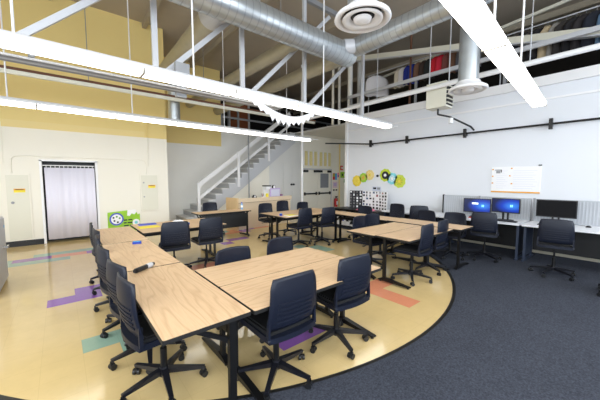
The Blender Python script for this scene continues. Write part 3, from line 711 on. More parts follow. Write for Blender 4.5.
# green poster
t = thing('green_poster', 'lime green event poster with round blue emblem leaning at the cream wall', 'poster', (1.35, 9.57, 0.0)); t.scale = (0.87, 1, 0.90)
ln = B(); outline = [(-0.42, 0.1), (0.50, 0.1), (0.50, 0.66), (0.44, 0.63), (0.40, 0.72), (0.34, 0.64), (0.26, 0.68), (0.20, 0.60), (0.12, 0.62), (0.14, 0.79), (-0.42, 0.75)]
ln.prism(outline, 0.0, 0.03, green_p, Matrix(((1,0,0,0),(0,0,1,0),(0,1,0,0),(0,0,0,1)))); ln.build('board', t)
ln = B().prism([(0.12,0.62),(0.20,0.60),(0.26,0.68),(0.34,0.64),(0.40,0.72),(0.38,0.80),(0.14,0.80)], 0.01, 0.02, paper, Matrix(((1,0,0,0),(0,0,1,0),(0,1,0,0),(0,0,0,1)))); ln.build('white_cutout', t)
ln = B().cyl((-0.18,-0.012,0.53), (-0.18,0,0.53), 0.2, blue_p, n=28).cyl((-0.18,-0.016,0.53), (-0.18,-0.012,0.53), 0.155, paper, n=28)
for a, r_ in ((0.3, 0.09), (1.5, 0.08), (2.6, 0.1), (3.8, 0.08), (5.0, 0.1)):
    ln.cyl((-0.18+r_*math.cos(a),-0.019,0.53+r_*math.sin(a)), (-0.18+r_*math.cos(a),-0.016,0.53+r_*math.sin(a)), 0.03, (ink, mat('deep_green', (0,0,0)))[int(a*10) % 2], n=8)
ln.build('emblem', t)
ln = B().cyl((0.38,-0.012,0.38), (0.38,0,0.38), 0.11, paper, n=20).cyl((0.38,-0.014,0.38), (0.38,-0.012,0.38), 0.05, teal_p, n=10); ln.build('small_emblem', t)
ln = B()
for r_, ws in enumerate(((0.1, 0.12), (0.08, 0.2), (0.14, 0.08))):
    x_ = 0.06 - 0.02
    for w_ in ws: ln.box(x_-0.02, -0.004, 0.46-0.09*r_, x_-0.02+w_, 0, 0.50-0.09*r_, ink); x_ += w_+0.03
ln.build('lettering', t)
# floor-standing grey cabinet at left edge
t = thing('metal_cabinet', 'grey metal cabinet with chrome lever at the left edge of the photo', 'cabinet', (-0.72, 5.9, 0))
B().box(-0.6, -0.35, 0.03, -0.015, 0.72, 1.03, lightgrey_metal).build('body', t)
B().box(-0.015, -0.33, 0.05, 0.0, 0.70, 1.01, mat('cabinet_front', srgb(182, 184, 192), 0.4, 0.1)).build('door', t)
B().box(-0.58, -0.33, 0.0, -0.03, 0.70, 0.03, black_m).build('plinth', t)
h_ = B().cyl((0.0, 0.40, 0.58), (0.045, 0.40, 0.58), 0.02, chrome).bar((0.045, 0.36, 0.58), (0.045, 0.52, 0.575), 0.02, 0.03, chrome); h_.build('lever_handle', t)
B().box(0.0, 0.6, 0.86, 0.004, 0.64, 0.90, cyan).build('sticker', t)

# ------------------------------------------------------------------ computer desks on the right
rib_m = mat('panel_rib', srgb(188, 192, 198), 0.8)
def desk(y0, y1, label):
    t = thing('computer_desk', label, 'desk', (0, 0, 0.006), group='white computer desks along the right wall')
    B().box(6.88, y0, 0.705, 7.72, y1, 0.735, desk_white).build('desktop', t)
    for yy in (y0+0.02, y1-0.06):
        l = B().box(6.98, yy, 0.02, 7.05, yy+0.04, 0.705, desk_leg).box(7.5, yy, 0.02, 7.57, yy+0.04, 0.705, desk_leg).box(6.93, yy-0.005, 0.0, 7.68, yy+0.045, 0.03, desk_leg).box(7.05, yy+0.01, 0.1, 7.5, yy+0.03, 0.70, desk_leg)
        l.build('leg', t)
    B().box(7.58, y0+0.06, 0.14, 7.6, y1-0.06, 0.70, black_m).build('modesty_panel', t)
desk(-0.30, 1.46, 'white desk under the blank black monitor')
desk(1.50, 3.06, 'white desk under the two blue lit monitors')
desk(3.08, 4.64, 'white desk left of the monitors, beneath the bare wall')
for k, (ya, yb, lab) in enumerate(((-0.3, 1.46, 'ribbed grey screen panel behind the blank monitor'), (1.50, 2.5, 'grey screen panel right behind the two lit monitors'), (2.52, 3.34, 'grey screen panel left of the lit monitors'))):
    t = thing('screen_panel', lab, 'panel', (0,0,0.741), group='grey panels at the back of the desks')
    b = B().box(7.72, ya, 0.0, 7.75, yb, 0.47, panel_blue)
    i = ya+0.03
    while i < yb-0.03: b.box(7.714, i, 0.02, 7.72, i+0.02, 0.45, rib_m); i += 0.05
    b.build('panel_face', t)
    B().box(7.70, yb-0.03, 0.0, 7.77, yb, 0.48, blackmetal if k == 2 else grey_metal).build('end_post', t)
def monitor(x, yc, w, z, h_, rz, lit, label, popup=False):
    t = thing('monitor', label, 'monitor', (x, yc, 0.741), math.radians(rz))   # faces -x when rz = 0
    zc = z-0.741
    B().box(0, -w/2, zc, 0.04, w/2, zc+h_, black_m).build('casing', t)
    sc_ = B().box(-0.004, -w/2+0.015, -h_/2+0.02, 0, w/2-0.015, h_/2-0.015, screen_on if lit else screen_off).build('screen', t)
    sc_.location = (0, 0, zc+h_/2)
    if lit:
        cy = -w*0.22; g_ = B(); s2 = 0.021
        for a in (-1, 1):
            for c in (-1, 1):
                ya, yb = cy+a*0.003, cy+a*(0.003+s2); za, zb = c*0.003, c*(0.003+s2)
                g_.box(-0.006, min(ya,yb), min(za,zb), -0.004, max(ya,yb), max(za,zb), logo_m)
        g_.build('desktop_logo', sc_)
        if popup: B().box(-0.006, -0.03, 0.03, -0.004, 0.10, 0.07, window_glow).build('popup_window', sc_)
    B().box(0.03, -0.06, 0.01, 0.06, -0.03, zc+0.05, blackmetal).box(0.03, 0.03, 0.01, 0.06, 0.06, zc+0.05, blackmetal).build('stand', t)
    B().rbox(-0.08, -0.14, 0, 0.12, 0.14, 0.012, blackmetal, 0.03).build('foot', t)
    return t
monitor(7.46, 2.45, 0.56, 0.84, 0.33, 4, True, 'left lit monitor with blue desktop and white popup', True)
monitor(7.34, 1.86, 0.52, 0.90, 0.31, -4, True, 'right lit monitor with blue desktop picture')
monitor(7.38, 1.04, 0.60, 0.88, 0.34, 4, False, 'blank black monitor at the right end of the desks')
t = thing('computer_mouse', 'black mouse on the white desk right of the blank monitor', 'mouse', (7.42, 0.58, 0.741)); B().lathe([(0.0,0.035),(0.025,0.03),(0.038,0.012),(0.04,0.0),(0,0)], black_m, 14).build('body', t)
B().tube([(0.03,0,0.01),(0.12,0.06,0.008),(0.2,0.2,0.008),(0.22,0.4,0.008)], 0.004, black_m, 6).build('cable', t)
def keyboard(x, y, label):
    t = thing('keyboard', label, 'keyboard', (x, y, 0.741)); B().box(-0.07, -0.21, 0, 0.07, 0.21, 0.018, black_m).build('case', t)
    k_ = B()
    for r_ in range(4):
        for c in range(12): k_.box(-0.058+0.03*r_, -0.195+0.0325*c, 0.018, -0.034+0.03*r_, -0.168+0.0325*c, 0.024, ink)
    k_.build('keys', t)
keyboard(7.12, 1.80, 'black keyboard before the right lit monitor'); keyboard(7.16, 1.05, 'black keyboard before the blank monitor')
tag(B().rbox(7.1, 2.36, 0.741, 7.2, 2.50, 0.765, mat('red_brown_plastic', srgb(180, 80, 60), 0.5), 0.02).build('stapler'), 'small reddish object in front of the left lit monitor', 'desk item')
tag(B().tube([(7.62, 2.9, 0.75), (7.3, 2.98, 0.75), (7.1, 2.92, 0.75), (6.98, 2.97, 0.75)], 0.006, black_m).build('cable'), 'thin black cable lying on the white desk left of the monitors', 'cable')
# power boxes and cables below desks
tag(B().box(7.84, 1.2, 0.2, 7.9, 2.0, 0.28, offwhite).box(7.90, 1.2, 0.2, 7.999, 1.3, 0.28, offwhite).box(7.90, 1.9, 0.2, 7.999, 2.0, 0.28, offwhite).build('cable_tray'), 'cream cable tray on the wall beneath the monitors', 'tray')
# whiteboard poster on the right wall
t = thing('wall_planner', 'white wall poster with orange bottom edge above the monitors', 'poster', (7.985, 1.87, 1.61))
B().box(0, -0.46, -0.29, 0.014, 0.46, 0.30, paper).build('sheet', t)
B().box(-0.004, -0.46, -0.30, 0.014, 0.46, -0.268, orange).build('orange_edge', t)
b = B()
for yy, zz in ((0.44,0.24),(0.44,0.08),(0.44,-0.08),(0.07,0.26),(0.10,0.09),(0.06,-0.09)): b.box(-0.003, yy-0.018, zz-0.014, 0, yy+0.014, zz+0.014, orange)
b.build('orange_marks', t)
lp = mat('faint_print', srgb(222, 224, 236), 0.7); b = B()
for c, (ya, yb) in enumerate(((0.36, 0.14), (0.03, -0.40))):
    for r_ in range(9): b.box(-0.003, yb+0.02*((r_*3) % 5), 0.2-0.05*r_, 0, ya, 0.208-0.05*r_, lp)
b.build('faint_writing', t)
B().box(-0.004, 0.26, 0.22, 0, 0.40, 0.235, ink).box(-0.004, 0.26, 0.17, 0, 0.28, 0.22, ink).box(-0.004, 0.29, 0.15, 0, 0.37, 0.21, grey_metal).build('logo_mark', t)
tag(B().box(7.985, 1.40, 1.915, 7.999, 1.46, 1.94, ink).build('wall_clip'), 'tiny black clip at the top right corner of the wall poster', 'clip')
# rail on the right wall
t = thing('pipe_rail', 'black pipe rail running along the white right wall on brackets', 'pipe', (0,0,0))
B().cyl((7.86, -4.5, 2.78), (7.86, 5.80, 2.76), 0.022, blackmetal).cyl((7.86, 5.80, 2.76), (7.2, 7.2, 2.86), 0.022, blackmetal).build('pipe', t)
for yy in (5.78, 4.50, 2.93, 1.28, -0.4, -2.2): B().box(7.83, yy-0.03, 2.66, 7.90, yy+0.03, 2.88, blackmetal).box(7.90, yy-0.02, 2.72, 7.999, yy+0.02, 2.80, blackmetal).build('bracket', t)
# decorations
def disc(y, z, r, m, m2, label, petal=0):
    t = thing('paper_rosette', label, 'paper decoration', (7.992, y, z), group='paper discs arched on the right wall')
    b = B(); n = 36; pts = [((r*(1+0.05*math.cos(9*2*PI*i/n)))*math.cos(2*PI*i/n), (r*(1+0.05*math.cos(9*2*PI*i/n)))*math.sin(2*PI*i/n)) for i in range(n)]
    Myz = Matrix(((0,0,1,0),(1,0,0,0),(0,1,0,0),(0,0,0,1)))
    b.prism(pts, -0.008, 0.008, m, Myz); b.build('disc', t)
    B().cyl((-0.016,0,0), (-0.008,0,0), r*0.62, m2[0], n=20).cyl((-0.020,0,0), (-0.016,0,0), r*0.25, m2[1], n=16).build('centre', t)
    if petal:
        b = B()
        for i in range(8): a = i*PI/4; b.bar((-0.0175, 0.28*r*math.cos(a), 0.28*r*math.sin(a)), (-0.0175, 0.6*r*math.cos(a), 0.6*r*math.sin(a)), 0.004, 0.018, m2[1])
        b.build('petals', t)
gold = mat('gold_paper', srgb(232, 206, 70), 0.7); beige = mat('pale_gold_paper', srgb(230, 208, 140), 0.7)
disc(6.42, 1.55, 0.19, gold, (mat('gold2', srgb(238, 218, 90), .7), gold), 'golden yellow disc, lowest left of the arch', 1)
disc(6.14, 1.66, 0.16, green_p, (mat('green2', srgb(176, 210, 90), .7), orange), 'green disc between gold and pale gold discs', 1)
disc(5.88, 1.75, 0.17, beige, (mat('beige2', srgb(236, 218, 160), .7), gold), 'pale gold disc, highest of the left three', 1)
disc(5.28, 1.74, 0.20, yellow_p if False else mat('lime2', srgb(196, 214, 60), .7), (ink, paper), 'lime disc with black ring and white centre')
disc(5.03, 1.63, 0.18, teal_p, (mat('teal2', srgb(160, 222, 232), .7), paper), 'light blue disc between two lime discs', 1)
disc(4.78, 1.55, 0.20, mat('lime3', srgb(200, 214, 80), .7), (mat('lime4', srgb(180, 196, 60), .7), gold), 'lime disc, rightmost of the arch', 1)
tag(B().cyl((7.97, 5.57, 1.72), (7.999, 5.57, 1.72), 0.04, black_m).build('wall_hook'), 'small black hook between the two groups of paper discs', 'hook')
# picture display on black shelf
t = thing('shelf_unit', 'low black shelf unit holding white boxes against the right wall', 'shelf', (0,0,0.006))
b = B().box(7.25, 5.05, 0, 7.9, 5.08, 0.59, black_m).box(7.25, 6.75, 0, 7.9, 6.78, 0.59, black_m).box(7.87, 5.08, 0, 7.9, 6.75, 0.59, black_m).box(7.25, 5.90, 0.03, 7.87, 5.93, 0.57, black_m)
b.build('carcass', t); B().box(7.22, 5.03, 0.59, 7.92, 6.80, 0.62, black_m).build('top', t)
for zz in (0.03, 0.34): B().box(7.27, 5.08, zz, 7.87, 5.90, zz+0.025, black_m).box(7.27, 5.93, zz, 7.87, 6.75, zz+0.025, black_m).build('shelf', t)
for k in range(7):
    yy = (5.12, 5.38, 5.64, 5.96, 6.16, 6.36, 6.56)[k]; tt = thing('document_box', 'white printed box on the bottom shelf of the black unit', 'box', (7.3, yy, 0.0615), group='white boxes on the black shelf')
    B().box(0, 0, 0, 0.3, 0.17, 0.26, paper).build('carton', tt); B().box(-0.003, 0.03, 0.14, 0, 0.14, 0.22, (grey_metal, ink, blue_p)[k % 3]).build('printed_panel', tt)
for k in range(8):
    yy = 5.12+0.2*k + (0.05 if k > 3 else 0); tag(B().box(7.30, yy, 0.3715, 7.62, yy+0.17, 0.41+0.025*(k % 4)+0.02, (paper, lilac, paper, lightgrey_metal)[k % 4]).build('paper_stack'), 'stack of papers on the upper shelf of the black unit', 'papers', 'paper stacks on the black shelf')
t = thing('display_board', 'folded display board of many small pictures on the black shelf', 'display board', (7.60, 5.62, 0.626))
b = B(); frames = B()
segs = [((0.02, 0.80), (0.14, 0.35), True), ((0.14, 0.35), (0.14, -0.30), False), ((0.14, -0.30), (0.04, -0.66), True)]
for (p, q, dark) in segs:
    b.bar((p[0], p[1], 0.30), (q[0], q[1], 0.30), 0.012, 0.60, ink if (dark and p[1] > 0.5) else paper)
b.build('board', t)
rnd = random.Random(3)
pm = [ink, mat('photo_grey', srgb(120, 118, 120), .6), ink, mat('photo_red', srgb(150, 90, 96), .6), mat('photo_blue', srgb(80, 96, 130), .6), ink, ink]
for (p, q, dark) in segs:
    L_ = math.dist(p, q); nn = max(3, int(L_/0.11)); d = ((q[0]-p[0])/L_, (q[1]-p[1])/L_)
    for i in range(nn):
        for j in range(6):
            if not dark and rnd.random() < 0.3: continue
            s0 = (i+0.2)*L_/nn; s1 = (i+0.45+0.35*rnd.random())*L_/nn; zc = 0.055+0.098*j+0.015*rnd.random()
            c0 = (p[0]+d[0]*s0-0.010, p[1]+d[1]*s0, zc); c1 = (p[0]+d[0]*s1-0.010, p[1]+d[1]*s1, zc)
            frames = B(); frames.bar(c0, c1, 0.006, 0.045+0.03*rnd.random(), rnd.choice(pm if not (dark and p[1] > 0.5) else [paper, pm[1], paper, pm[1]])); frames.build('picture', t)
crumple(7.42, 5.60, 0.627, 0.26, 0.62, 0.10, pink_m, 'pink_cloth', 'bunched pink cloth lying in front of the display board', 'cloth')
t = flat('notice', 'small printed notice on the wall above the display board', 'notice', -0.17, 0.17, -0.1, 0.1, 0, mat('blueish_paper', srgb(205, 212, 228), .7), [(0.1,0.55,0.35,0.3,ink),(0.55,0.5,0.35,0.35,grey_metal),(0.1,0.15,0.8,0.1,grey_metal)])
t.location = (7.999, 5.60, 1.27); t.rotation_euler = (0, 0, -PI/2)

# ------------------------------------------------------------------ fluorescent rows
def light_row(p, q, Z, step, label, rods, off=0.0):
    # p, q: plan positions of the two ends
    L_ = math.dist(p, q); rz = math.atan2(q[1]-p[1], q[0]-p[0])
    t = thing('light_fixture', label, 'light', (p[0], p[1], Z), rz)
    w = 0.215; Mx = Matrix(((0,0,1,0),(1,0,0,0),(0,1,0,0),(0,0,0,1)))
    B().prism([(-w/2, 0.055), (w/2, 0.055), (w/2-0.02, 0.10), (0.05, 0.13), (-0.05, 0.13), (-w/2+0.02, 0.10)], 0, L_, fixture_m, Mx).build('housing', t)
    xs = [0.0]; x = off
    while x < L_-0.2:
        if x > 0.2: xs.append(x)
        x += step
    xs.append(L_-0.05)
    for a, c in zip(xs, xs[1:]):
        B().prism([(-0.103, 0.054), (-0.088, 0.0), (0.088, 0.0), (0.103, 0.054)], a+0.012, c-0.012, lens_m, Mx).build('lens', t)
        B().box(c-0.014, -0.106, -0.006, c+0.014, 0.104, 0.055, joint_m).build('joint_strip', t)
    B().box(L_-0.04, -0.11, 0, L_, 0.11, 0.03, fixture_m).build('end_cap', t)
    B().cyl((L_, 0, 0.09), (L_+0.4, 0, 0.09), 0.012, white_m).build('conduit_stub', t)
    for xx in rods:
        u = xx-p[0]; B().cyl((u, 0, 0.12), (u, 0, ZR-Z), 0.012, white_m, n=8).build('hanger_rod', t)
    return t
joint_m = mat('joint_grey', srgb(140, 136, 126), 0.5)
light_row((-3.2, 3.92), (6.55, 4.24), 2.92, 1.25, 'long lit fluorescent row crossing the photo top left to centre', (-2.8, -0.27, 1.50, 4.1), 4.05)
light_row((-4.2, 7.0), (6.75, 7.5), 2.92, 1.235, 'lit fluorescent row lower and farther, in front of the yellow wall', (-2.8, -0.62, 1.3, 3.5, 5.7), 3.95)
light_row((-3.2, 0.52), (6.65, 1.26), 2.92, 1.25, 'lit fluorescent row at upper right above the right double table', (-1.5, 1.2, 3.32, 4.75), 4.05)
light_row((-3.2, -2.2), (6.65, -1.6), 2.92, 1.25, 'lit fluorescent row behind the camera', (-1.5, 1.2, 3.7, 5.4), 4.05)  # out-of-view row added to raise the ambient light

# paper garland on the first row
b = B(); n = 26; rnd = random.Random(5); Yg = 3.955
top = []; bot = []
for i in range(n+1):
    u = i/n; x = 2.28+1.46*u
    zt = 2.96 - 0.25*math.sin(PI*u**1.15)**0.8
    top.append((x, zt)); bot.append((x, zt-(0.07+0.10*math.sin(PI*u))*(0.55 if i % 2 else 1.0)*rnd.uniform(0.8, 1.1)-0.02))
for i in range(n):
    b.prism([top[i], top[i+1], bot[i+1], bot[i]], Yg, Yg+0.006, paper, Mxz)
tag(b.build('paper_garland'), 'jagged white paper garland drooping from the long light row', 'garland')

# ------------------------------------------------------------------ truss and pipes
t = thing('roof_truss', 'grey steel truss with diagonal struts above the long light row', 'truss', (0,0,0)); Yt = 5.0
B().box(-4.5, Yt-0.04, 3.20, 7.6, Yt+0.04, 3.30, grey_metal).build('bottom_chord', t); B().box(-4.5, Yt-0.04, 5.55, 7.6, Yt+0.04, 5.65, grey_metal).build('top_chord', t)
for xx in (-1.6, 1.24, 2.76, 4.32, 6.4): B().box(xx-0.04, Yt-0.03, 3.3, xx+0.04, Yt+0.03, 5.55, lightgrey_metal).build('post', t)
for xa, za, xb, zb in ((-0.45, 3.25, 1.15, 4.75), (1.35, 3.3, 2.62, 4.60), (2.95, 3.3, 4.2, 4.55), (4.45, 3.28, 5.9, 4.65)):
    e = 0.6; dx_, dz2 = xb-xa, zb-za; k = (5.5-za)/dz2
    B().bar((xa, Yt+0.05, za), (xa+dx_*k, Yt+0.05, 5.5), 0.05, 0.08, lightgrey_metal).build('diagonal', t)
for k in range(4): tag(B().cyl((-4.4, 4.46+0.07*k, 2.975), (3.3, 4.46+0.07*k, 2.975), 0.016, grey_metal if k % 2 else lightgrey_metal, n=8).build('conduit'), 'one of four grey conduits running together under the long light row', 'conduit', 'bundled grey conduits under the long light row')
tag(B().box(-0.2, 4.43, 2.992, -0.15, 4.70, 3.02, grey_metal).box(-0.2, 4.6, 3.02, -0.15, 4.64, 3.2, grey_metal).box(-0.2,4.6,3.16,-0.15,4.97,3.2,grey_metal).build('conduit_hanger'), 'small metal clamp holding the conduit bundle', 'bracket')
tag(B().box(1.50, 4.86, 3.32, 1.72, 4.93, 3.50, grey_metal).box(1.5, 4.86, 2.95, 1.66, 4.93, 3.17, grey_metal).box(1.55, 4.90, 3.1, 1.6, 4.93, 3.35, grey_metal).build('junction_box'), 'grey junction boxes on the truss above the far left table', 'junction box')
t = thing('cross_beam', 'cream beam with brown top edge between the two left light rows', 'beam', (0,0,0))
B().box(-4.4, 7.95, 3.66, 7.4, 8.0, 3.74, offwhite).build('beam', t); B().box(-4.4, 7.93, 3.74, 7.4, 8.02, 3.79, brown_m).build('brown_flange', t)
for xx in (-2, 0.6, 3.2, 5.8): B().cyl((xx, 7.97, 3.79), (xx, 7.97, ZR), 0.008, grey_metal, n=6).build('hanger_rod', t)
t = thing('cross_pipe', 'white pipe crossing in front of the loft toward the upper right corner', 'pipe', (0,0,0)); B().cyl((6.5, -4.5, 3.72), (6.5, 7.9, 3.63), 0.045, white_m).build('pipe', t)
for yy in (-2, 1.4, 4.6): B().cyl((6.5, yy, 3.68), (6.5, yy, ZR), 0.009, lightgrey_metal, n=6).build('hanger_rod', t)

# ducts
def duct(p, q, r, m, name, label, seams=0.13, parent=None, cat='duct', rings=True):
    p = Vector(p); q = Vector(q); t = thing(name, label, cat, (0,0,0)) if parent is None else parent
    B().cyl(p, q, r, m, n=28).build('duct_shell', t)
    if rings:
        d = (q-p); L_ = d.length; d.normalize(); n = int(L_/seams); bb = B()
        for i in range(1, n): c = p+d*(i*seams); bb.cyl(c-d*0.008, c+d*0.008, r+0.006, seam_m if m == duct_m else m, n=28, cap=False)
        bb.build('spiral_seams', t)
    return t
t = duct((-4.4, 4.35, 4.36), (5.0, 4.35, 4.36), 0.235, duct_m, 'main_duct', 'large silver spiral duct running from upper left to centre')
B().cyl((4.95, 4.35, 4.36), (5.08, 4.35, 4.36), 0.245, duct_m, n=28).build('end_cap', t)
for xx in (0.3, 3.2): B().cyl((xx, 4.35, 4.6), (xx, 4.35, ZR), 0.006, grey_metal, n=6).build('hanger_rod', t)
t = duct((5.02, 4.10, 4.45), (5.0, -1.5, 4.45), 0.19, duct_m, 'cross_duct', 'silver spiral duct going from the main duct to the upper right')
B().cyl((4.75, 4.22, 4.42), (5.15, 3.95, 4.45), 0.15, lightgrey_metal, n=24).build('collar', t)
t = duct((2.28, 4.60, 4.6), (2.40, 8.6, 4.6), 0.20, duct_dark, 'branch_duct', 'dull branch duct leaving the main duct before the yellow wall', rings=False)
B().cyl((2.28, 4.56, 4.6), (2.28, 5.3, 4.6), 0.22, lightgrey_metal, n=24).build('collar', t)
B().cyl((2.50, 8.35, 4.6), (2.50, 8.35, 3.15), 0.15, duct_m, n=24).build('drop_duct', t)
duct((3.95, 4.60, 4.5), (3.98, 11.4, 4.5), 0.15, duct_dark, 'branch_duct', 'dull branch duct above the stair wall, second from left', rings=False)
duct((5.2, 4.70, 4.45), (5.2, 11.6, 4.45), 0.17, duct_dark, 'branch_duct', 'dull branch duct third from left, near the loft posts', rings=False)
t = thing('ceiling_diffuser', 'large white round air diffuser at the top centre', 'air diffuser', (3.175, 2.50, 3.74))
def diffuser(t, s, ztop):
    B().lathe([(0.36*s, 0.03), (0.37*s, 0.0), (0.33*s, -0.02), (0.27*s, 0.03), (0.24*s, 0.09)], white_m, 36).build('outer_ring', t)
    B().lathe([(0.265*s, 0.0), (0.25*s, -0.025), (0.17*s, 0.01), (0.15*s, 0.05)], white_m, 36).build('middle_ring', t)
    B().lathe([(0.12*s, 0.01), (0.11*s, -0.02), (0.06*s, -0.035), (0, -0.04)], white_m, 36).build('inner_cone', t)
    B().lathe([(0.24*s, 0.09), (0.18*s, 0.04), (0, 0.04)], blackmetal, 36).build('throat', t)
    B().lathe([(0.36*s, 0.03), (0.24*s, 0.10), (0.22*s, 0.14)], white_m, 36).build('neck', t)
    B().cyl((0,0,0.12), (0,0,ztop), 0.2*s if s > 0.9 else 0.165, duct_m, n=28).build('drop_duct', t)
diffuser(t, 1.0, ZR-3.74)
t = thing('ceiling_diffuser', 'white round diffuser at the bottom of a silver drop duct by the heater', 'air diffuser', (5.74, 2.12, 3.24)); diffuser(t, 0.86, ZR-3.24)

# heater
t = thing('unit_heater', 'boxy cream unit heater hanging before the white right wall', 'heater', (6.8, 3.08, 3.24))
B().box(-0.20, -0.2, 0, 0.16, 0.24, 0.55, offwhite).build('cabinet', t)
b = B().box(-0.17, -0.215, 0.04, 0.13, -0.2, 0.51, blackmetal)
for k in range(5): b.box(-0.18, -0.24, 0.07+0.09*k, 0.14, -0.2, 0.09+0.09*k, offwhite)
b.build('louvres', t)
for xx, yy in ((-0.15, 0.2), (0.12, -0.12)): B().cyl((xx, yy, 0.55), (xx, yy, ZR-3.24), 0.012, lightgrey_metal, n=6).build('hanger_rod', t)
B().tube([(0.0, 0.05, 0), (0.0, 0.05, -0.12), (0.3, -0.1, -0.16), (0.95, -0.32, -0.34), (1.05, -0.36, -0.42)], 0.022, black_m).cyl((0.35,-0.1,-0.18), (0.35,-0.1,-0.30), 0.05, white_m).build('gas_pipe', t)
# roof joists
for k in range(12):
    yy = -3.6+1.0
for k in range(14):
    xx = -4.2 + 2.1*k
    if xx > 14.6: break
    tag(B().box(xx-0.05, -4.6, ZR-0.16, xx+0.05, 9.58 if xx < 2.7 else (11.68 if xx < 5.4 else 15.7) if xx < 12.2 else 15.7, ZR, joist_m).build('roof_joist') if xx < 12.2 else B().box(xx-0.05, 7.1, ZR-0.16, xx+0.05, 15.7, ZR, joist_m).build('roof_joist'), 'painted timber joist under the brown roof deck', 'joist', 'roof joists')

# ------------------------------------------------------------------ loft rails, posts, clothes
t = thing('loft_railing', 'grey two-bar loft railing above the white right wall', 'railing', (0,0,0))
B().box(8.02, -4.5, 4.46, 8.08, 6.9, 4.56, lightgrey_metal).build('rail', t); B().box(8.02, -4.5, 4.14, 8.08, 6.9, 4.22, greyd).build('rail', t)
for yy in (-3, -0.6, 2.2, 4.4, 6.85): B().box(8.08, yy-0.03, 3.74, 8.13, yy+0.03, 4.56, grey_metal).build('baluster', t)
t = thing('loft_railing', 'grey loft railing behind the light row before the brown door', 'railing', (0,0,0))
for zz in (4.25, 4.72): B().box(5.45, 11.76, zz, 14.7, 11.82, zz+0.08, grey_metal).build('rail', t)
for xx in (5.5, 6.3, 8.2, 10.1, 12.0, 14): B().box(xx-0.04, 11.82, 3.74, xx+0.04, 11.88, 4.8, grey_metal).build('baluster', t)
t = thing('sloping_girder', 'pale steel girder sloping down behind the hanging clothes', 'girder', (0,0,0))
B().bar((8.28, 6.87, 5.89), (8.28, -1.46, 4.06), 0.06, 0.16, offwhite).build('web', t); B().bar((8.28, 6.87, 5.80), (8.28, -1.46, 3.97), 0.12, 0.03, lightgrey_metal).build('flange', t)
t = thing('sloping_girder', 'upper pale rafter rising above the clothes toward the right', 'girder', (0,0,0))
B().bar((9.3, 6.8, 5.3), (9.3, -1.0, 6.0), 0.05, 0.07, offwhite).build('web', t)
tag(B().cyl((8.45, 4.78, 3.74), (8.45, 4.78, ZR), 0.03, brown_m).build('loft_post'), 'thin rust brown post among the hanging clothes', 'post')
for k, (xx, yy, r_, m_, lb) in enumerate(((8.35, 7.95, 0.05, cream_wall, 'cream pipe column left of the loft corner'), (8.5, 7.75, 0.05, pale_wall, 'pale pipe column beside the cream one'), (8.3, 7.05, 0.09, pale_wall, 'thick pale column at the end of the right wall loft'), (9.0, 7.2, 0.07, greyd, 'grey column behind the thick pale one'))):
    tag(B().cyl((xx, yy, 3.74), (xx, yy, ZR), r_, m_).build('loft_column'), lb, 'column')
t = thing('loft_door', 'rust brown plywood panel at the back of the loft over the stairs', 'door', (0,0,0)); B().box(6.95, 13.95, 3.74, 8.0, 14.05, 5.6, mat('rust_ply', srgb(150, 84, 44), 0.7, noise=0.1)).build('panel', t); B().box(6.85, 13.9, 3.74, 6.95, 14.1, 5.7, greyd).box(8.0, 13.9, 3.74, 8.1, 14.1, 5.7, greyd).build('frame', t)
B().cyl((7.1, 13.9, 4.7), (7.1, 13.95, 4.7), 0.04, black_m).build('knob', t)
def clothes_rack(y0, y1, x, z, label):
    t = thing('clothes_rail', label, 'clothes rail', (0,0,0)); B().cyl((x, y0, z), (x, y1, z), 0.015, lightgrey_metal).build('rod', t)
    for yy in (y0+0.05, y1-0.05): B().cyl((x, yy, 3.74), (x, yy, z), 0.015, lightgrey_metal).build('upright', t)
clothes_rack(3.0, 6.6, 8.75, 5.32, 'clothes rail left of the light row with white and coloured garments')
clothes_rack(-1.6, 2.5, 8.66, 5.17, 'clothes rail at the upper right with dark garments')
GM = {}
def garment(x, y, z, w, L_, m, label, face=0, group=None, depth=0.07):
    t = thing('garment', label, 'garment', (x, y, z), math.radians(face), group)
    b = B(); nu, nv = 8, 6; vs = []
    for sgn in (1, -1):
        for j in range(nv+1):
            v = j/nv
            for i in range(nu+1):
                u = -1+2*i/nu
                hw = w/2*(0.35+0.65*min(1, v*5)) * (1+0.08*v)
                bul = depth/2*(1-u*u*0.9)*(0.6+0.4*math.sin(u*9+v*2))
                vs.append((sgn*(bul+0.004), u*hw, -0.06-L_*v + 0.02*math.sin(u*7)*(v > 0.9)))
    k = (nu+1)*(nv+1); fs = []
    for s in (0, 1):
        for j in range(nv):
            for i in range(nu):
                a = s*k+j*(nu+1)+i; f = (a, a+1, a+nu+2, a+nu+1); fs.append(f if s else tuple(reversed(f)))
    for j in range(nv):
        for i in (0, nu):
            a = j*(nu+1)+i; fs.append((a, a+nu+1, k+a+nu+1, k+a))
    for i in range(nu):
        a = nv*(nu+1)+i; fs += [(a, k+a, k+a+1, a+1), (i, i+1, k+i+1, k+i)]
    b.add(vs, fs, m, True); b.build('cloth', t)
    B().tube([(0,0,-0.06), (0,0,0.0), (0,0.02,0.02)], 0.004, grey_metal, 5).build('hanger', t)
    return t
def cm(n, *c): return mat('cloth_'+n, srgb(*c), 0.9)
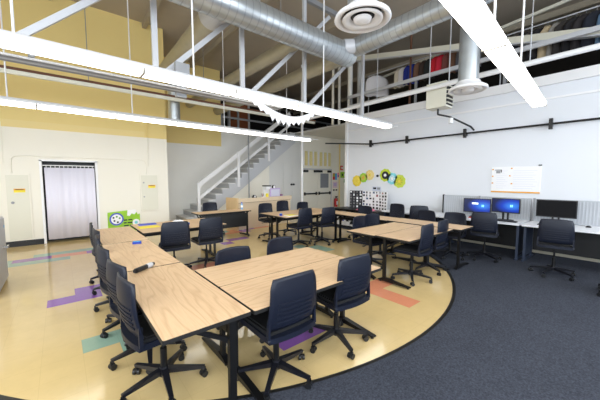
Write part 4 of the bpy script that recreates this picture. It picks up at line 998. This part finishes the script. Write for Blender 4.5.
gl = [(6.2, 0.8, 0.72, cm('white', 225, 222, 224), 'white blouse spread out at the left end of the loft clothes rail', 55),
      (5.35, 0.3, 0.62, cm('cream', 205, 196, 178), 'cream coat hanging right of the white blouse', 20),
      (5.22, 0.3, 0.60, cm('white', 0, 0, 0), 'narrow white shirt pressed against the cream coat', 10),
      (5.02, 0.3, 0.58, cm('royal', 30, 44, 130), 'royal blue garment on the loft rail', 35),
      (4.86, 0.3, 0.6, cm('royal2', 40, 60, 150), 'lighter blue garment beside the royal blue one', 25),
      (4.68, 0.3, 0.55, cm('brown', 110, 78, 60), 'brown garment just left of the thin brown post', 30),
      (4.50, 0.3, 0.6, cm('dkbrown', 62, 48, 42), 'dark brown garment right of the brown one', 20),
      (4.34, 0.3, 0.6, cm('dkgreen', 40, 44, 42), 'blackish green garment beside the red garments', 20),
      (4.12, 0.34, 0.52, cm('red', 190, 24, 40), 'bright red garment on the loft rail', 35),
      (3.98, 0.30, 0.5, cm('red2', 206, 40, 62), 'crimson garment pressed to the bright red one', 25),
      (3.80, 0.3, 0.55, cm('rose', 120, 66, 60), 'dull rose brown garment right of the red ones', 25),
      (3.62, 0.3, 0.6, cm('brown', 0, 0, 0), 'brown garment second from the right end of the left rail', 30),
      (3.42, 0.3, 0.6, cm('grey', 84, 84, 90), 'grey garment third from right on the left rail', 25),
      (3.25, 0.3, 0.6, cm('dk', 36, 34, 38), 'black garment near the right end of the left rail', 25),
      (3.10, 0.3, 0.6, cm('grey2', 130, 130, 138), 'light grey garment at the right end of the left rail', 25)]
for y, w, L_, m, lab, f_ in gl: garment(8.75, y, 5.30, w, L_, m, lab, f_, 'garments on the loft clothes rails')
rnd = random.Random(9)
y = 2.35; k = 0
while y > -1.4:
    if k == 5: garment(8.66, y, 5.15, 0.3, 0.75, cm('tan', 190, 172, 140), 'tan and white striped garment among the dark ones on the upper right rail', 25, 'garments on the loft clothes rails')
    elif k == 11: garment(8.66, y, 5.15, 0.3, 0.8, cm('denim', 90, 120, 150), 'light denim blue garment among the dark ones on the upper right rail', 25, 'garments on the loft clothes rails')
    elif k == 6: garment(8.66, y, 5.15, 0.3, 0.7, cm('lgrey', 150, 146, 140), 'pale grey garment right of the tan striped one', 25, 'garments on the loft clothes rails')
    else: garment(8.66, y, 5.15, 0.42, 0.70, cm('n%d' % (k % 4), *[(30, 29, 33), (44, 40, 42), (28, 32, 44), (52, 48, 46)][k % 4]), 'dark garment on the upper right loft clothes rail', 25, 'dark garments on the upper right loft rail')
    y -= 0.155; k += 1

# ------------------------------------------------------------------ light
w = bpy.data.worlds.new('World'); bpy.context.scene.world = w; w.use_nodes = True
bg = w.node_tree.nodes['Background']; bg.inputs[0].default_value = (0.80, 0.90, 1.0, 1); bg.inputs[1].default_value = 1.0
def area(name, loc, rot, sx, sy, power, col):
    l = bpy.data.lights.new(name, 'AREA'); l.shape = 'RECTANGLE'; l.size = sx; l.size_y = sy; l.energy = power; l.color = col
    o = bpy.data.objects.new(name, l); C.objects.link(o); o.location = loc; o.rotation_euler = rot; return o
for k, (x, ww) in enumerate(((-2.95, 2.6), (0.2, 2.7), (3.4, 2.7), (6.5, 2.5))):  # added fill lamps just inside the unseen rear windows, for extra ambient
    area('daylight_rear', (x, -4.55, 3.3), (PI/2, 0, 0), ww, 4.4, 190, (0.86, 0.93, 1.0))
for k, y in enumerate((-2.85, 0.15, 3.35)):  # same added fill along the unseen side windows
    area('daylight_side', (-4.45, y, 2.8), (PI/2, 0, -PI/2), 2.4, 3.4, 150, (0.86, 0.93, 1.0))

# ------------------------------------------------------------------ camera
cd = bpy.data.cameras.new('camera'); cam = bpy.data.objects.new('camera', cd); C.objects.link(cam)
cd.sensor_width = 36; cd.lens = 286/600*36; cd.clip_end = 100; cd.clip_start = 0.05
cam.location = (0, 0, 1.65); cam.rotation_euler = (PI/2-math.radians(4.4), 0, math.radians(50.01-90))
sc = bpy.context.scene; sc.camera = cam
sc.view_settings.view_transform = 'Standard'; sc.view_settings.look = 'None'; sc.view_settings.gamma = 1; sc.view_settings.use_curve_mapping = False
sc.view_settings.exposure = 0.12
